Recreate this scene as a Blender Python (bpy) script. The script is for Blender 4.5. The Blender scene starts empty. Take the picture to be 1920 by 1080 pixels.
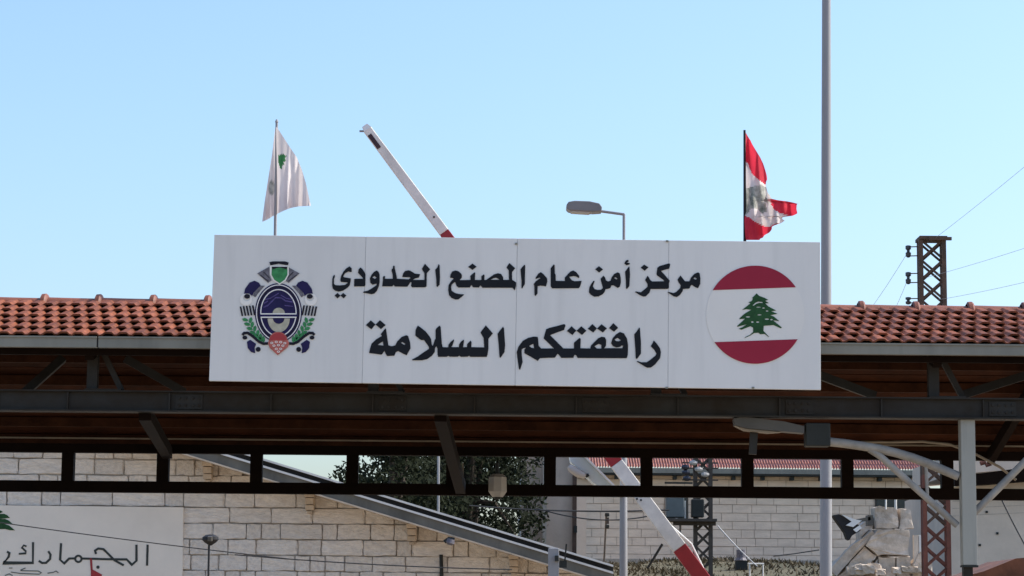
import bpy, bmesh, math, random
from mathutils import Vector, Matrix, noise
from mathutils.geometry import tessellate_polygon

random.seed(7)
R = math.radians
SC = bpy.context.scene
COL = SC.collection

# ------------------------------------------------------------------ camera
FPX, CX, CY = 4500.0, 960.0, 540.0
PITCH, ROLL = R(8.0), R(0.5)
CAM_H = 1.6
cam_d = bpy.data.cameras.new('camera')
cam_d.lens = 36.0 * FPX / 1920.0
cam_d.sensor_width = 36.0
cam_d.clip_end = 6000
cam = bpy.data.objects.new('camera', cam_d)
COL.objects.link(cam)
CAMROT = Matrix.Rotation(R(90) + PITCH, 3, 'X') @ Matrix.Rotation(ROLL, 3, 'Z')
cam.matrix_world = Matrix.Translation((0, 0, CAM_H)) @ CAMROT.to_4x4()
SC.camera = cam

# ------------------------------------------------------------------ sky, sun, exposure
SUN_AZ, SUN_EL = R(80), R(45)          # azimuth from the view direction towards the right
world = bpy.data.worlds.new('World')
SC.world = world
world.use_nodes = True
wn = world.node_tree
wn.nodes.clear()
sky = wn.nodes.new('ShaderNodeTexSky')
sky.sky_type = 'NISHITA'
sky.sun_disc = False
sky.sun_elevation = SUN_EL
sky.sun_rotation = SUN_AZ
sky.altitude = 900
sky.air_density = 1.4
sky.dust_density = 5.0
sky.ozone_density = 6.0
bg = wn.nodes.new('ShaderNodeBackground')
bg.inputs['Strength'].default_value = 0.15
wo = wn.nodes.new('ShaderNodeOutputWorld')
wn.links.new(sky.outputs[0], bg.inputs[0])
wn.links.new(bg.outputs[0], wo.inputs[0])

sun_d = bpy.data.lights.new('sun', 'SUN')
sun_d.energy = 3.6
sun_d.angle = R(0.5)
sun_d.color = (1.0, 0.93, 0.82)
sun = bpy.data.objects.new('sun', sun_d)
COL.objects.link(sun)
TO_SUN = Vector((math.sin(SUN_AZ) * math.cos(SUN_EL), math.cos(SUN_AZ) * math.cos(SUN_EL), math.sin(SUN_EL)))
sun.rotation_euler = TO_SUN.to_track_quat('Z', 'Y').to_euler()
sun.location = (20, 30, 30)

SC.view_settings.view_transform = 'Standard'
SC.view_settings.look = 'None'
SC.view_settings.gamma = 1.0
SC.view_settings.exposure = 0.76
SC.view_settings.use_curve_mapping = False
SC.render.engine = 'CYCLES'
SC.cycles.max_bounces = 8


# ------------------------------------------------------------------ helpers
def at(px, py, Y):
    """The point at distance Y in front of the camera that the photograph shows at pixel px, py."""
    d = CAMROT @ Vector(((px - CX) / FPX, -(py - CY) / FPX, -1.0))
    k = Y / d.y
    return Vector((d.x * k, Y, CAM_H + d.z * k))


MATS = {}


def mat(name, color, rough=0.6, var=0.15, scale=3.0, bump=0.0, bscale=40.0, metal=0.0,
        rnd=0.0, spec=0.5, color2=None, transl=0.0, streak=0.0):
    m = bpy.data.materials.new(name)
    m.use_nodes = True
    nt = m.node_tree
    N, L = nt.nodes, nt.links
    b = N['Principled BSDF']
    b.inputs['Roughness'].default_value = rough
    b.inputs['Metallic'].default_value = metal
    b.inputs['Specular IOR Level'].default_value = spec
    tc = N.new('ShaderNodeTexCoord')
    oi = N.new('ShaderNodeObjectInfo')
    add = N.new('ShaderNodeVectorMath')
    add.operation = 'ADD'
    L.new(tc.outputs['Object'], add.inputs[0])
    sc_ = N.new('ShaderNodeVectorMath')
    sc_.operation = 'SCALE'
    sc_.inputs['Scale'].default_value = 17.0
    comb = N.new('ShaderNodeCombineXYZ')
    for i in range(3):
        L.new(oi.outputs['Random'], comb.inputs[i])
    L.new(comb.outputs[0], sc_.inputs[0])
    L.new(sc_.outputs[0], add.inputs[1])
    nz = N.new('ShaderNodeTexNoise')
    nz.inputs['Scale'].default_value = scale
    nz.inputs['Detail'].default_value = 8
    nz.inputs['Roughness'].default_value = 0.65
    src = add.outputs[0]
    if streak:
        mp = N.new('ShaderNodeMapping')
        mp.inputs['Scale'].default_value = (1, 1, streak)
        L.new(src, mp.inputs[0])
        src = mp.outputs[0]
    L.new(src, nz.inputs['Vector'])
    ramp = N.new('ShaderNodeMapRange')
    ramp.inputs['From Min'].default_value = 0.3
    ramp.inputs['From Max'].default_value = 0.7
    L.new(nz.outputs[0], ramp.inputs[0])
    mix = N.new('ShaderNodeMix')
    mix.data_type = 'RGBA'
    c2 = color2 if color2 else tuple(c * (1 - 2.2 * var) for c in color)
    mix.inputs['A'].default_value = (*[max(0, c) for c in c2], 1)
    mix.inputs['B'].default_value = (*color, 1)
    L.new(ramp.outputs[0], mix.inputs['Factor'])
    out = mix.outputs['Result']
    if rnd:
        hs = N.new('ShaderNodeHueSaturation')
        mr = N.new('ShaderNodeMapRange')
        mr.inputs['To Min'].default_value = 1 - rnd
        mr.inputs['To Max'].default_value = 1 + rnd
        L.new(oi.outputs['Random'], mr.inputs[0])
        L.new(mr.outputs[0], hs.inputs['Value'])
        L.new(out, hs.inputs['Color'])
        out = hs.outputs[0]
    L.new(out, b.inputs['Base Color'])
    if bump:
        n2 = N.new('ShaderNodeTexNoise')
        n2.inputs['Scale'].default_value = bscale
        n2.inputs['Detail'].default_value = 6
        L.new(add.outputs[0], n2.inputs['Vector'])
        bp = N.new('ShaderNodeBump')
        bp.inputs['Strength'].default_value = bump
        bp.inputs['Distance'].default_value = 0.02
        L.new(n2.outputs[0], bp.inputs['Height'])
        L.new(bp.outputs[0], b.inputs['Normal'])
    if transl:
        tr = N.new('ShaderNodeBsdfTranslucent')
        L.new(out, tr.inputs['Color'])
        ms = N.new('ShaderNodeMixShader')
        ms.inputs[0].default_value = transl
        L.new(b.outputs[0], ms.inputs[1])
        L.new(tr.outputs[0], ms.inputs[2])
        L.new(ms.outputs[0], N['Material Output'].inputs[0])
    MATS[name] = m
    return m


def origin(o):
    v = Vector((0, 0, 0))
    while o is not None:
        v += Vector(o.location)
        o = o.parent
    return v


def tag(o, label=None, cat=None, group=None, kind=None):
    if label:
        o['label'] = label
    if cat:
        o['category'] = cat
    if group:
        o['group'] = group
    if kind:
        o['kind'] = kind
    return o


def thing(name, loc, label, cat, group=None):
    o = bpy.data.objects.new(name, None)
    o.empty_display_size = 0.3
    COL.objects.link(o)
    o.location = loc
    return tag(o, label, cat, group)


class MB:
    def __init__(self):
        self.v, self.f, self.mi = [], [], []

    def add(self, vs, fs, mi=0):
        n = len(self.v)
        self.v += [Vector(p) for p in vs]
        self.f += [tuple(i + n for i in f) for f in fs]
        self.mi += [mi] * len(fs)
        return self

    def hexa(self, p):
        """eight corners: bottom 0-3, top 4-7"""
        return self.add(p, [(0, 3, 2, 1), (4, 5, 6, 7), (0, 1, 5, 4), (1, 2, 6, 5), (2, 3, 7, 6), (3, 0, 4, 7)])

    def box(self, c, s):
        x, y, z = c
        a, b, d = s[0] / 2, s[1] / 2, s[2] / 2
        return self.hexa([(x - a, y - b, z - d), (x + a, y - b, z - d), (x + a, y + b, z - d), (x - a, y + b, z - d),
                          (x - a, y - b, z + d), (x + a, y - b, z + d), (x + a, y + b, z + d), (x - a, y + b, z + d)])

    def beam(self, a, b, w, h, w2=None, h2=None):
        """box from a to b; w in depth-ish / sideways direction, h in the other"""
        a, b = Vector(a), Vector(b)
        t = (b - a).normalized()
        ref = Vector((0, 1, 0)) if abs(t.y) < 0.9 else Vector((1, 0, 0))
        n = t.cross(ref).normalized()
        m = t.cross(n).normalized()
        w2 = w if w2 is None else w2
        h2 = h if h2 is None else h2
        P = []
        for p, ww, hh in ((a, w, h), (b, w2, h2)):
            P += [p - m * ww / 2 - n * hh / 2, p + m * ww / 2 - n * hh / 2, p + m * ww / 2 + n * hh / 2, p - m * ww / 2 + n * hh / 2]
        return self.hexa(P)

    def tube(self, pts, r, n=10, cap=True):
        pts = [Vector(p) for p in pts]
        rs = r if isinstance(r, (list, tuple)) else [r] * len(pts)
        base = len(self.v)
        ref = None
        fs = []
        vs = []
        for i, p in enumerate(pts):
            t = (pts[min(i + 1, len(pts) - 1)] - pts[max(i - 1, 0)]).normalized()
            if ref is None:
                ref = t.orthogonal().normalized()
            u = (ref - t * ref.dot(t)).normalized()
            ref = u
            w = t.cross(u)
            for k in range(n):
                a = 2 * math.pi * k / n
                vs.append(p + (u * math.cos(a) + w * math.sin(a)) * rs[i])
        for i in range(len(pts) - 1):
            for k in range(n):
                fs.append((i * n + k, i * n + (k + 1) % n, (i + 1) * n + (k + 1) % n, (i + 1) * n + k))
        if cap:
            fs.append(tuple(range(n))[::-1])
            fs.append(tuple((len(pts) - 1) * n + k for k in range(n)))
        return self.add(vs, fs)

    def prism(self, loops, depth):
        """loops: lists of 3D points in a plane of constant y; first the outline, then holes; extruded by depth along +y"""
        loops = [[Vector(p) for p in l] for l in loops]
        flat = [p for l in loops for p in l]
        tris = tessellate_polygon([[Vector((p.x, p.z, 0)) for p in l] for l in loops])
        n = len(flat)
        vs = flat + [p + Vector((0, depth, 0)) for p in flat]
        fs = [tuple(t) for t in tris] + [tuple(i + n for i in t[::-1]) for t in tris]
        o = 0
        for l in loops:
            k = len(l)
            for i in range(k):
                j = (i + 1) % k
                fs.append((o + i, o + j, o + j + n, o + i + n))
            o += k
        return self.add(vs, fs)

    def rough(self, amt=.03, cuts=3, seed=1):
        b_ = bmesh.new()
        vs_ = [b_.verts.new(p) for p in self.v]
        for f in self.f:
            b_.faces.new([vs_[i] for i in f])
        bmesh.ops.triangulate(b_, faces=b_.faces)
        bmesh.ops.subdivide_edges(b_, edges=b_.edges, cuts=cuts, use_grid_fill=True)
        rr = random.Random(seed)
        for v in b_.verts:
            n_ = noise.noise_vector(v.co * 5.0 + Vector((seed, 0, 0)))
            v.co += n_ * amt + Vector((rr.uniform(-1, 1), rr.uniform(-1, 1), rr.uniform(-1, 1))) * amt * .25
        b_.verts.index_update()
        self.v = [v.co.copy() for v in b_.verts]
        self.f = [tuple(v.index for v in f.verts) for f in b_.faces]
        self.mi = [0] * len(self.f)
        b_.free()
        return self

    def build(self, name, m, parent=None, smooth=False, loc=None, bevel=0.0):
        me = bpy.data.meshes.new(name)
        o = bpy.data.objects.new(name, me)
        COL.objects.link(o)
        if parent is not None:
            o.parent = parent
            off = origin(parent)
        else:
            if loc is None:
                xs = [p.x for p in self.v]
                ys = [p.y for p in self.v]
                zs = [p.z for p in self.v]
                loc = ((min(xs) + max(xs)) / 2, (min(ys) + max(ys)) / 2, min(zs))
            o.location = loc
            off = Vector(loc)
        me.from_pydata([tuple(p - off) for p in self.v], [], self.f)
        ms = m if isinstance(m, (list, tuple)) else [m]
        for q in ms:
            me.materials.append(MATS[q] if isinstance(q, str) else q)
        if len(ms) > 1:
            me.polygons.foreach_set('material_index', self.mi)
        bm = bmesh.new()
        bm.from_mesh(me)
        bmesh.ops.recalc_face_normals(bm, faces=bm.faces)
        bm.to_mesh(me)
        bm.free()
        if smooth:
            me.polygons.foreach_set('use_smooth', [True] * len(me.polygons))
            try:
                me.set_sharp_from_angle(angle=R(40))
            except Exception:
                pass
        if bevel:
            bv = o.modifiers.new('bevel', 'BEVEL')
            bv.width = bevel
            bv.segments = 2
            bv.limit_method = 'ANGLE'
        me.update()
        return o


def circle(cx, cy, rx, ry=None, n=28, a0=0.0, a1=360.0):
    ry = rx if ry is None else ry
    full = abs(a1 - a0) >= 359.9
    k = n if full else n + 1
    return [(cx + rx * math.cos(R(a0 + (a1 - a0) * i / n)), cy + ry * math.sin(R(a0 + (a1 - a0) * i / n))) for i in range(k)]


def stroke(pts, w):
    """outline of a polyline of even width, in picture units"""
    left, right = [], []
    for i, p in enumerate(pts):
        a = pts[max(i - 1, 0)]
        b = pts[min(i + 1, len(pts) - 1)]
        dx, dy = b[0] - a[0], b[1] - a[1]
        l = math.hypot(dx, dy) or 1
        k = 1.0
        if 0 < i < len(pts) - 1:
            d1 = (p[0] - a[0], p[1] - a[1])
            d2 = (b[0] - p[0], b[1] - p[1])
            c = (d1[0] * d2[0] + d1[1] * d2[1]) / ((math.hypot(*d1) * math.hypot(*d2)) or 1)
            k = 1 / max(0.6, math.sqrt(max(0.0, (1 + c) / 2)))
        nx, ny = -dy / l * w / 2 * k, dx / l * w / 2 * k
        left.append((p[0] + nx, p[1] + ny))
        right.append((p[0] - nx, p[1] - ny))
    return left + right[::-1]


def sag(a, b, drop, n=16):
    a, b = Vector(a), Vector(b)
    return [a.lerp(b, i / n) - Vector((0, 0, drop * 4 * (i / n) * (1 - i / n))) for i in range(n + 1)]


# ------------------------------------------------------------------ materials
mat('bounce_ground', (0.36, 0.285, 0.20), 0.9, 0.12, 0.6, 0.4, 60)   # unseen ground, coloured pale and warm to bounce light onto sign and walls
mat('dry_ground', (0.11, 0.09, 0.055), 0.95, 0.2, 0.8, 0.6, 6, color2=(0.05, 0.055, 0.028))
mat('sign_white', (0.685, 0.67, 0.645), 0.45, 0.055, 1.1, streak=0.22, rnd=0.03, bump=0.04, bscale=1.5)
def add_streaks(m, fx, fz, depth):
    nt = m.node_tree
    N, L = nt.nodes, nt.links
    b = N['Principled BSDF']
    src = b.inputs['Base Color'].links[0].from_socket
    tc = N.new('ShaderNodeTexCoord')
    mp = N.new('ShaderNodeMapping')
    mp.inputs['Scale'].default_value = (fx, 1, fz)
    L.new(tc.outputs['Object'], mp.inputs[0])
    nz = N.new('ShaderNodeTexNoise')
    nz.inputs['Scale'].default_value = 1.0
    nz.inputs['Detail'].default_value = 5
    L.new(mp.outputs[0], nz.inputs['Vector'])
    mr = N.new('ShaderNodeMapRange')
    mr.inputs['From Min'].default_value = 0.52
    mr.inputs['From Max'].default_value = 0.78
    mr.inputs['To Min'].default_value = 1.0
    mr.inputs['To Max'].default_value = 1.0 - depth
    L.new(nz.outputs[0], mr.inputs[0])
    hs = N.new('ShaderNodeHueSaturation')
    L.new(src, hs.inputs['Color'])
    L.new(mr.outputs[0], hs.inputs['Value'])
    L.new(hs.outputs[0], b.inputs['Base Color'])


add_streaks(MATS['sign_white'], 9, 0.8, .08)
mat('sign_back', (0.52, 0.52, 0.51), 0.6)
mat('lettering', (0.012, 0.014, 0.018), 0.7, 0.1, 5, spec=0.15)
mat('flag_crimson', (0.30, 0.020, 0.045), 0.45, 0.06, 3, spec=0.15)
mat('disc_white', (0.76, 0.73, 0.69), 0.42, 0.02, 3, spec=0.15)
mat('disc_ground', (0.705, 0.685, 0.65), 0.42, 0.02, 3, spec=0.15)
mat('cedar_green', (0.024, 0.085, 0.03), 0.45, 0.2, 14, spec=0.15)
mat('emblem_navy', (0.020, 0.015, 0.075), 0.45, 0.15, 12, spec=0.15)
mat('emblem_violet', (0.12, 0.09, 0.27), 0.45, 0.3, 20, spec=0.15)
mat('emblem_black', (0.012, 0.011, 0.02), 0.45, 0.1, spec=0.15)
mat('emblem_green', (0.06, 0.30, 0.11), 0.45, 0.25, 18, spec=0.15)
mat('emblem_grey', (0.21, 0.20, 0.23), 0.5, 0.3, 30, spec=0.15)
mat('emblem_tan', (0.50, 0.47, 0.37), 0.5, 0.2, 12, spec=0.15)
mat('emblem_red', (0.42, 0.055, 0.06), 0.45, 0.1, spec=0.15)
mat('emblem_salmon', (0.55, 0.16, 0.13), 0.45, 0.25, 26, spec=0.15)
mat('roof_tile', (0.255, 0.080, 0.038), 0.6, 0.3, 9, 0.25, 60, rnd=0.24, spec=0.12)
mat('ridge_tile', (0.25, 0.085, 0.05), 0.55, 0.2, 6, 0.15, 50, rnd=0.15, spec=0.3)
mat('gutter_metal', (0.22, 0.215, 0.18), 0.55, 0.14, 2, streak=0.3)
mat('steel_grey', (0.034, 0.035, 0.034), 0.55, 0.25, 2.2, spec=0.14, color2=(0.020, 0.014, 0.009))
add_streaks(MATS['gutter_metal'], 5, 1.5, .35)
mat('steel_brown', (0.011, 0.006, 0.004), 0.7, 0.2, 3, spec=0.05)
mat('timber', (0.055, 0.02, 0.009), 0.8, 0.3, 4, 0.2, 30, rnd=0.25, spec=0.1)
mat('deck_board', (0.06, 0.019, 0.008), 0.8, 0.3, 3, 0.2, 30, rnd=0.3, spec=0.1)
mat('rail_tan', (0.26, 0.21, 0.15), 0.5, 0.2, 4)
mat('column_paint', (0.33, 0.33, 0.295), 0.5, 0.12, 1.5, streak=0.3)
add_streaks(MATS['column_paint'], 16, 1.2, .25)
mat('pipe_paint', (0.34, 0.32, 0.29), 0.55, 0.22, 5, spec=0.3)
mat('lamp_grey', (0.075, 0.07, 0.06), 0.5, 0.15, 3)
mat('lamp_dark', (0.03, 0.034, 0.032), 0.6, 0.15, spec=0.2)
mat('lamp_glass', (0.44, 0.41, 0.37), 0.2, 0.06, 4)
mat('galvanised', (0.29, 0.29, 0.30), 0.5, 0.1, 1.2, metal=0.0, streak=0.2)
mat('boom_white', (0.82, 0.77, 0.70), 0.6, 0.14, 5, rnd=0.03)
mat('boom_red', (0.36, 0.012, 0.018), 0.45, 0.15, 4)
mat('boom_maroon', (0.045, 0.006, 0.01), 0.4, 0.2, 6)
mat('cloth_white', (0.80, 0.74, 0.71), 0.9, 0.08, 3, transl=0.3)
mat('cloth_red', (0.70, 0.04, 0.075), 0.9, 0.12, 5, transl=0.5)
mat('cloth_green', (0.05, 0.24, 0.08), 0.9, 0.25, 14, transl=0.3)
mat('cloth_faded', (0.58, 0.57, 0.52), 0.9, 0.5, 16, transl=0.35, color2=(0.10, 0.13, 0.10))
mat('stone', (0.80, 0.725, 0.635), 0.92, 0.13, 5, 0.9, 16, rnd=0.07)
mat('ruin_stone', (0.66, 0.56, 0.46), 0.95, 0.22, 4, 0.9, 14, rnd=0.12, color2=(0.34, 0.28, 0.22))
mat('mortar', (0.52, 0.45, 0.375), 0.95, 0.2, 6, 0.4, 40)
mat('fascia', (0.17, 0.16, 0.135), 0.7, 0.2, 3, spec=0.2, streak=0.4)
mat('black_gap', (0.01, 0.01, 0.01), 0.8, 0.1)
mat('trim_light', (0.72, 0.70, 0.66), 0.4, 0.1, 4)
mat('corbel', (0.62, 0.50, 0.37), 0.85, 0.15, 6, 0.3)
mat('plaster_board', (0.76, 0.69, 0.595), 0.75, 0.06, 1.2, 0.1, 30)
mat('paint_black', (0.018, 0.024, 0.02), 0.5)
mat('paint_faint', (0.16, 0.17, 0.15), 0.6, 0.3)
mat('concrete', (0.64, 0.50, 0.395), 0.9, 0.13, 1.0, 0.3, 14)
mat('far_stone', (0.84, 0.675, 0.52), 0.9, 0.12, 1.5, 0.4, 10, streak=4)
mat('far_mortar', (0.55, 0.44, 0.34), 0.95, 0.2, 4)
mat('pale_plaster', (0.68, 0.57, 0.46), 0.9, 0.12, 1.0, 0.2, 12)
mat('far_tile', (0.36, 0.13, 0.09), 0.5, 0.25, 8, 0.2, 20)
mat('window_dark', (0.02, 0.03, 0.033), 0.15, 0.1)
mat('rust_dark', (0.10, 0.055, 0.034), 0.75, 0.3, 5, 0.2, 30)
mat('rust_red', (0.17, 0.055, 0.035), 0.8, 0.3, 4, 0.2, 30)
mat('mast_grey', (0.07, 0.055, 0.042), 0.7, 0.25, 5)
mat('insulator', (0.03, 0.03, 0.04), 0.3, 0.1)
mat('transformer', (0.10, 0.125, 0.13), 0.5, 0.15)
mat('cable', (0.03, 0.03, 0.03), 0.6)
mat('cable_light', (0.36, 0.38, 0.42), 0.5)
mat('bark', (0.06, 0.045, 0.03), 0.95, 0.3, 6, 0.5)
mat('leaf', (0.017, 0.022, 0.009), 0.8, 0.35, 1.4, rnd=0.1, transl=0.1, color2=(0.006, 0.010, 0.006), spec=0.08)
mat('weed', (0.05, 0.045, 0.022), 0.9, 0.3, 2, transl=0.1, color2=(0.085, 0.062, 0.035))
mat('rust_sheet', (0.20, 0.075, 0.04), 0.8, 0.3, 3, 0.3, 20)
mat('plastic_black', (0.02, 0.02, 0.022), 0.6, 0.1, spec=0.25)
mat('plastic_white', (0.78, 0.78, 0.76), 0.4, 0.08)
mat('head_top', (0.21, 0.20, 0.20), 0.5, 0.12, 4)
mat('pale_blue', (0.55, 0.62, 0.62), 0.45, 0.06, 3)

# ------------------------------------------------------------------ ground and terrain
g = MB()
g.add([(-1500, -600, 0), (1500, -600, 0), (1500, 2500, 0), (-1500, 2500, 0)], [(0, 1, 2, 3)])
tag(g.build('ground', 'bounce_ground', loc=(0, 0, 0)), kind='structure')

# the bank that the far buildings stand on
g = MB()
nx, ny = 60, 30
for j in range(ny + 1):
    for i in range(nx + 1):
        x = -45 + 90 * i / nx
        y = 40 + 60 * j / ny
        t = min(1.0, max(0.0, (y - 40) / 26.0))
        z = -0.05 + 3.35 * (t * t * (3 - 2 * t)) + 0.12 * math.sin(x * 1.1 + y * .7) * t
        g.v.append(Vector((x, y, z)))
for j in range(ny):
    for i in range(nx):
        a = j * (nx + 1) + i
        g.f.append((a, a + 1, a + nx + 2, a + nx + 1))
        g.mi.append(0)
tag(g.build('hillside', 'dry_ground', loc=(0, 40, 0), smooth=True), kind='structure')


def bank_z(x, y):
    t = min(1.0, max(0.0, (y - 40) / 26.0))
    return -0.05 + 3.35 * (t * t * (3 - 2 * t)) + 0.12 * math.sin(x * 1.1 + y * .7) * t


# ------------------------------------------------------------------ canopy
YE, YR, YB = 19.3, 21.1, 24.66            # front eave, ridge, rear eave
pe = at(960, 643, YE)
pr = at(960, 577, YR)
ZE, ZR = pe.z, pr.z
SL = math.atan2(ZR - ZE, YR - YE)
LEN = math.hypot(ZR - ZE, YR - YE)
ZB = at(960, 838, YB).z                   # rear eave underside
X0, X1 = -5.6, 5.7
canopy = thing('checkpoint_canopy', (0, YR, 0), 'steel framed checkpoint canopy with red tiled gable roof behind the white sign', 'canopy')
canopy_o = Vector((0, YR, 0))

# front slope tiles: double-roll tiles laid in staggered rows, each a part
TW, TL, ROWS = 0.2402, 0.385, 6
EXPO = (LEN - 0.03) / ROWS


def tile_mesh(name):
    me = bpy.data.meshes.new(name)
    prof = []
    p = TW / 2
    for h in range(2):
        o = h * p
        prof += [(o + 0.0, 0.0), (o + 0.006, 0.0), (o + 0.030, 0.018), (o + 0.038, 0.020), (o + 0.082, 0.020), (o + 0.089, 0.018), (o + 0.108, 0.0)]
    prof.append((TW - 0.002, 0.0))
    th = 0.016
    vs, fs = [], []
    for y, dz in ((0.0, 0.027), (TL, 0.0)):
        for x, z in prof:
            vs.append((x - TW / 2, y, z + dz))
        for x, z in prof:
            vs.append((x - TW / 2, y, z + dz - th))
    n = len(prof)
    for i in range(n - 1):
        fs.append((i, i + 1, 2 * n + i + 1, 2 * n + i))
        fs.append((n + i + 1, n + i, 3 * n + i, 3 * n + i + 1))
        fs.append((i + 1, i, n + i, n + i + 1))
        fs.append((2 * n + i, 2 * n + i + 1, 3 * n + i + 1, 3 * n + i))
    fs.append((0, 2 * n, 3 * n, n))
    fs.append((n - 1, 2 * n - 1, 4 * n - 1, 3 * n - 1))
    me.from_pydata(vs, [], fs)
    bm = bmesh.new()
    bm.from_mesh(me)
    bmesh.ops.recalc_face_normals(bm, faces=bm.faces)
    bm.to_mesh(me)
    bm.free()
    me.materials.append(MATS['roof_tile'])
    return me


TILE = tile_mesh('roof_tile')
dirs = Vector((0, math.cos(SL), math.sin(SL)))
nrm = Vector((0, -math.sin(SL), math.cos(SL)))
for r in range(ROWS):
    off = (TW / 4) * (r % 2)
    k = 0
    x = X0 + off
    while x < X1:
        p = Vector((x, YE - 0.04, ZE)) + dirs * (r * EXPO) + nrm * 0.008
        o = bpy.data.objects.new('roof_tile', TILE)
        COL.objects.link(o)
        o.parent = canopy
        o.location = p - canopy_o + Vector((random.uniform(-.002, .002), random.uniform(-.006, .006), random.uniform(-.002, .003)))
        o.rotation_euler = (SL + random.uniform(-.006, .006), random.uniform(-.006, .006), random.uniform(-.008, .008))
        x += TW

# ridge tiles with their collars
RP = at(187, 560, YR).x - at(85, 560, YR).x
xx = at(85, 560, YR).x
while xx > X0 + RP:
    xx -= RP
while xx < X1 - 0.2:
    m = MB()
    pts = []
    for (dx, rr) in ((0, 0.088), (RP * 0.5, 0.083), (RP - 0.012, 0.08)):
        pts.append((dx, rr))
    vs, fs = [], []
    n = 9
    for dx, rr in pts:
        for k in range(n):
            a = math.pi * k / (n - 1)
            vs.append((xx + dx, YR - 1.15 * rr * math.cos(a), ZR - 0.030 + rr * math.sin(a) * 1.0))
    for i in range(len(pts) - 1):
        for k in range(n - 1):
            fs.append((i * n + k, i * n + k + 1, (i + 1) * n + k + 1, (i + 1) * n + k))
    m.add(vs, fs)
    rt = m.build('ridge_tile', 'ridge_tile', canopy, smooth=True)
    m = MB()
    vs, fs = [], []
    for dx, rr in ((-0.034, 0.097), (-0.022, 0.118), (0.010, 0.121), (0.026, 0.108), (0.032, 0.087)):
        for k in range(n):
            a = math.pi * k / (n - 1)
            vs.append((xx + dx, YR - 1.1 * rr * math.cos(a), ZR - 0.030 + rr * math.sin(a)))
    for i in range(4):
        for k in range(n - 1):
            fs.append((i * n + k, i * n + k + 1, (i + 1) * n + k + 1, (i + 1) * n + k))
    m.add(vs, fs).build('collar', 'ridge_tile', rt, smooth=True)
    xx += RP

# roof deck boards under the tiles (front slope, then the longer rear slope)
DB = 0.02


def slope_board(ya, za, yb, zb, name, m, thick=0.022, xa=X0, xb=X1):
    b = MB()
    d = Vector((0, yb - ya, zb - za)).normalized()
    n_ = Vector((0, -d.z, d.y))
    A, B = Vector((0, ya, za)), Vector((0, yb, zb))
    q = []
    for p in (A - n_ * thick, A, B, B - n_ * thick):
        q.append(p)
    ex, fx = Vector((xa, 0, 0)), Vector((xb, 0, 0))
    b.hexa([q[0] + ex, q[0] + fx, q[3] + fx, q[3] + ex, q[1] + ex, q[1] + fx, q[2] + fx, q[2] + ex])
    return b.build(name, m, canopy)


def lerp(a, b, t):
    return a + (b - a) * t


NF = 9
for i in range(NF):
    t0, t1 = i / NF, (i + 1) / NF - 0.006
    slope_board(lerp(YE + .02, YR, t0), lerp(ZE + .0, ZR, t0) - 0.03, lerp(YE + .02, YR, t1), lerp(ZE, ZR, t1) - 0.03, 'deck_board', 'deck_board')
ZRB = ZB + 0.10
NR = 18
for i in range(NR):
    t0, t1 = i / NR, (i + 1) / NR - 0.005
    slope_board(lerp(YR + .01, YB + .35, t0), lerp(ZR - .03, ZRB - .08, t0), lerp(YR + .01, YB + .35, t1), lerp(ZR - .03, ZRB - .08, t1), 'deck_board', 'deck_board')
# rear slope tiles, never seen from the road side: one mass
b = MB()
nc = int((X1 - X0) / 0.06)
vs, fs = [], []
for j in range(13):
    t = j / 12
    for i in range(nc + 1):
        vs.append((X0 + 0.06 * i, lerp(YR, YB + .45, t), lerp(ZR + .0, ZRB - .06, t) + (0.03 if i % 2 else 0.0) + 0.006))
for j in range(12):
    for i in range(nc):
        a = j * (nc + 1) + i
        fs.append((a, a + 1, a + nc + 2, a + nc + 1))
b.add(vs, fs)
tag(b.build('rear_roof_tiling', 'far_tile', canopy), kind='stuff')

# purlins under both slopes
for t in (0.25, 0.6, 0.92):
    y, z = lerp(YE, YR, t), lerp(ZE, ZR, t) - 0.105
    MB().box((0.05, y, z), (X1 - X0 - .1, 0.06, 0.09)).build('purlin', 'timber', canopy)
for t in (0.12, 0.28, 0.44, 0.60, 0.76, 0.90):
    y, z = lerp(YR, YB + .35, t), lerp(ZR - .03, ZRB - .08, t) - 0.075
    MB().box((0.05, y, z), (X1 - X0 - .1, 0.06, 0.09)).build('purlin', 'timber', canopy)

# eave gutter in lengths with dark joints
gz0, gz1 = at(960, 661, YE).z, at(960, 640, YE).z
joints = [X0, at(187, 640, YE).x, at(700, 640, YE).x, at(1300, 640, YE).x, X1]
for i in range(4):
    a, c = joints[i] + 0.007, joints[i + 1] - 0.007
    b = MB()
    b.box(((a + c) / 2, YE - 0.10, (gz0 + gz1) / 2), (c - a, 0.006, gz1 - gz0))
    b.box(((a + c) / 2, YE - 0.072, gz0 + 0.003), (c - a, 0.05, 0.006))
    b.box(((a + c) / 2, YE - 0.045, (gz0 + gz1) / 2 + .003), (c - a, 0.006, gz1 - gz0 - .008))
    b.box(((a + c) / 2, YE - 0.104, gz1 - 0.008), (c - a, 0.02, 0.012))
    gt = b.build('gutter', 'gutter_metal', canopy)
    tag(gt)
for x in joints[1:-1]:
    MB().box((x, YE - 0.095, (gz0 + gz1) / 2), (0.016, 0.008, gz1 - gz0 - .01)).build('gutter_joint', 'black_gap', canopy)
# soffit board behind the gutter
MB().box((0, YE + .06, gz0 - 0.02), (X1 - X0, 0.04, 0.05)).build('eave_board', 'steel_brown', canopy)

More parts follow.
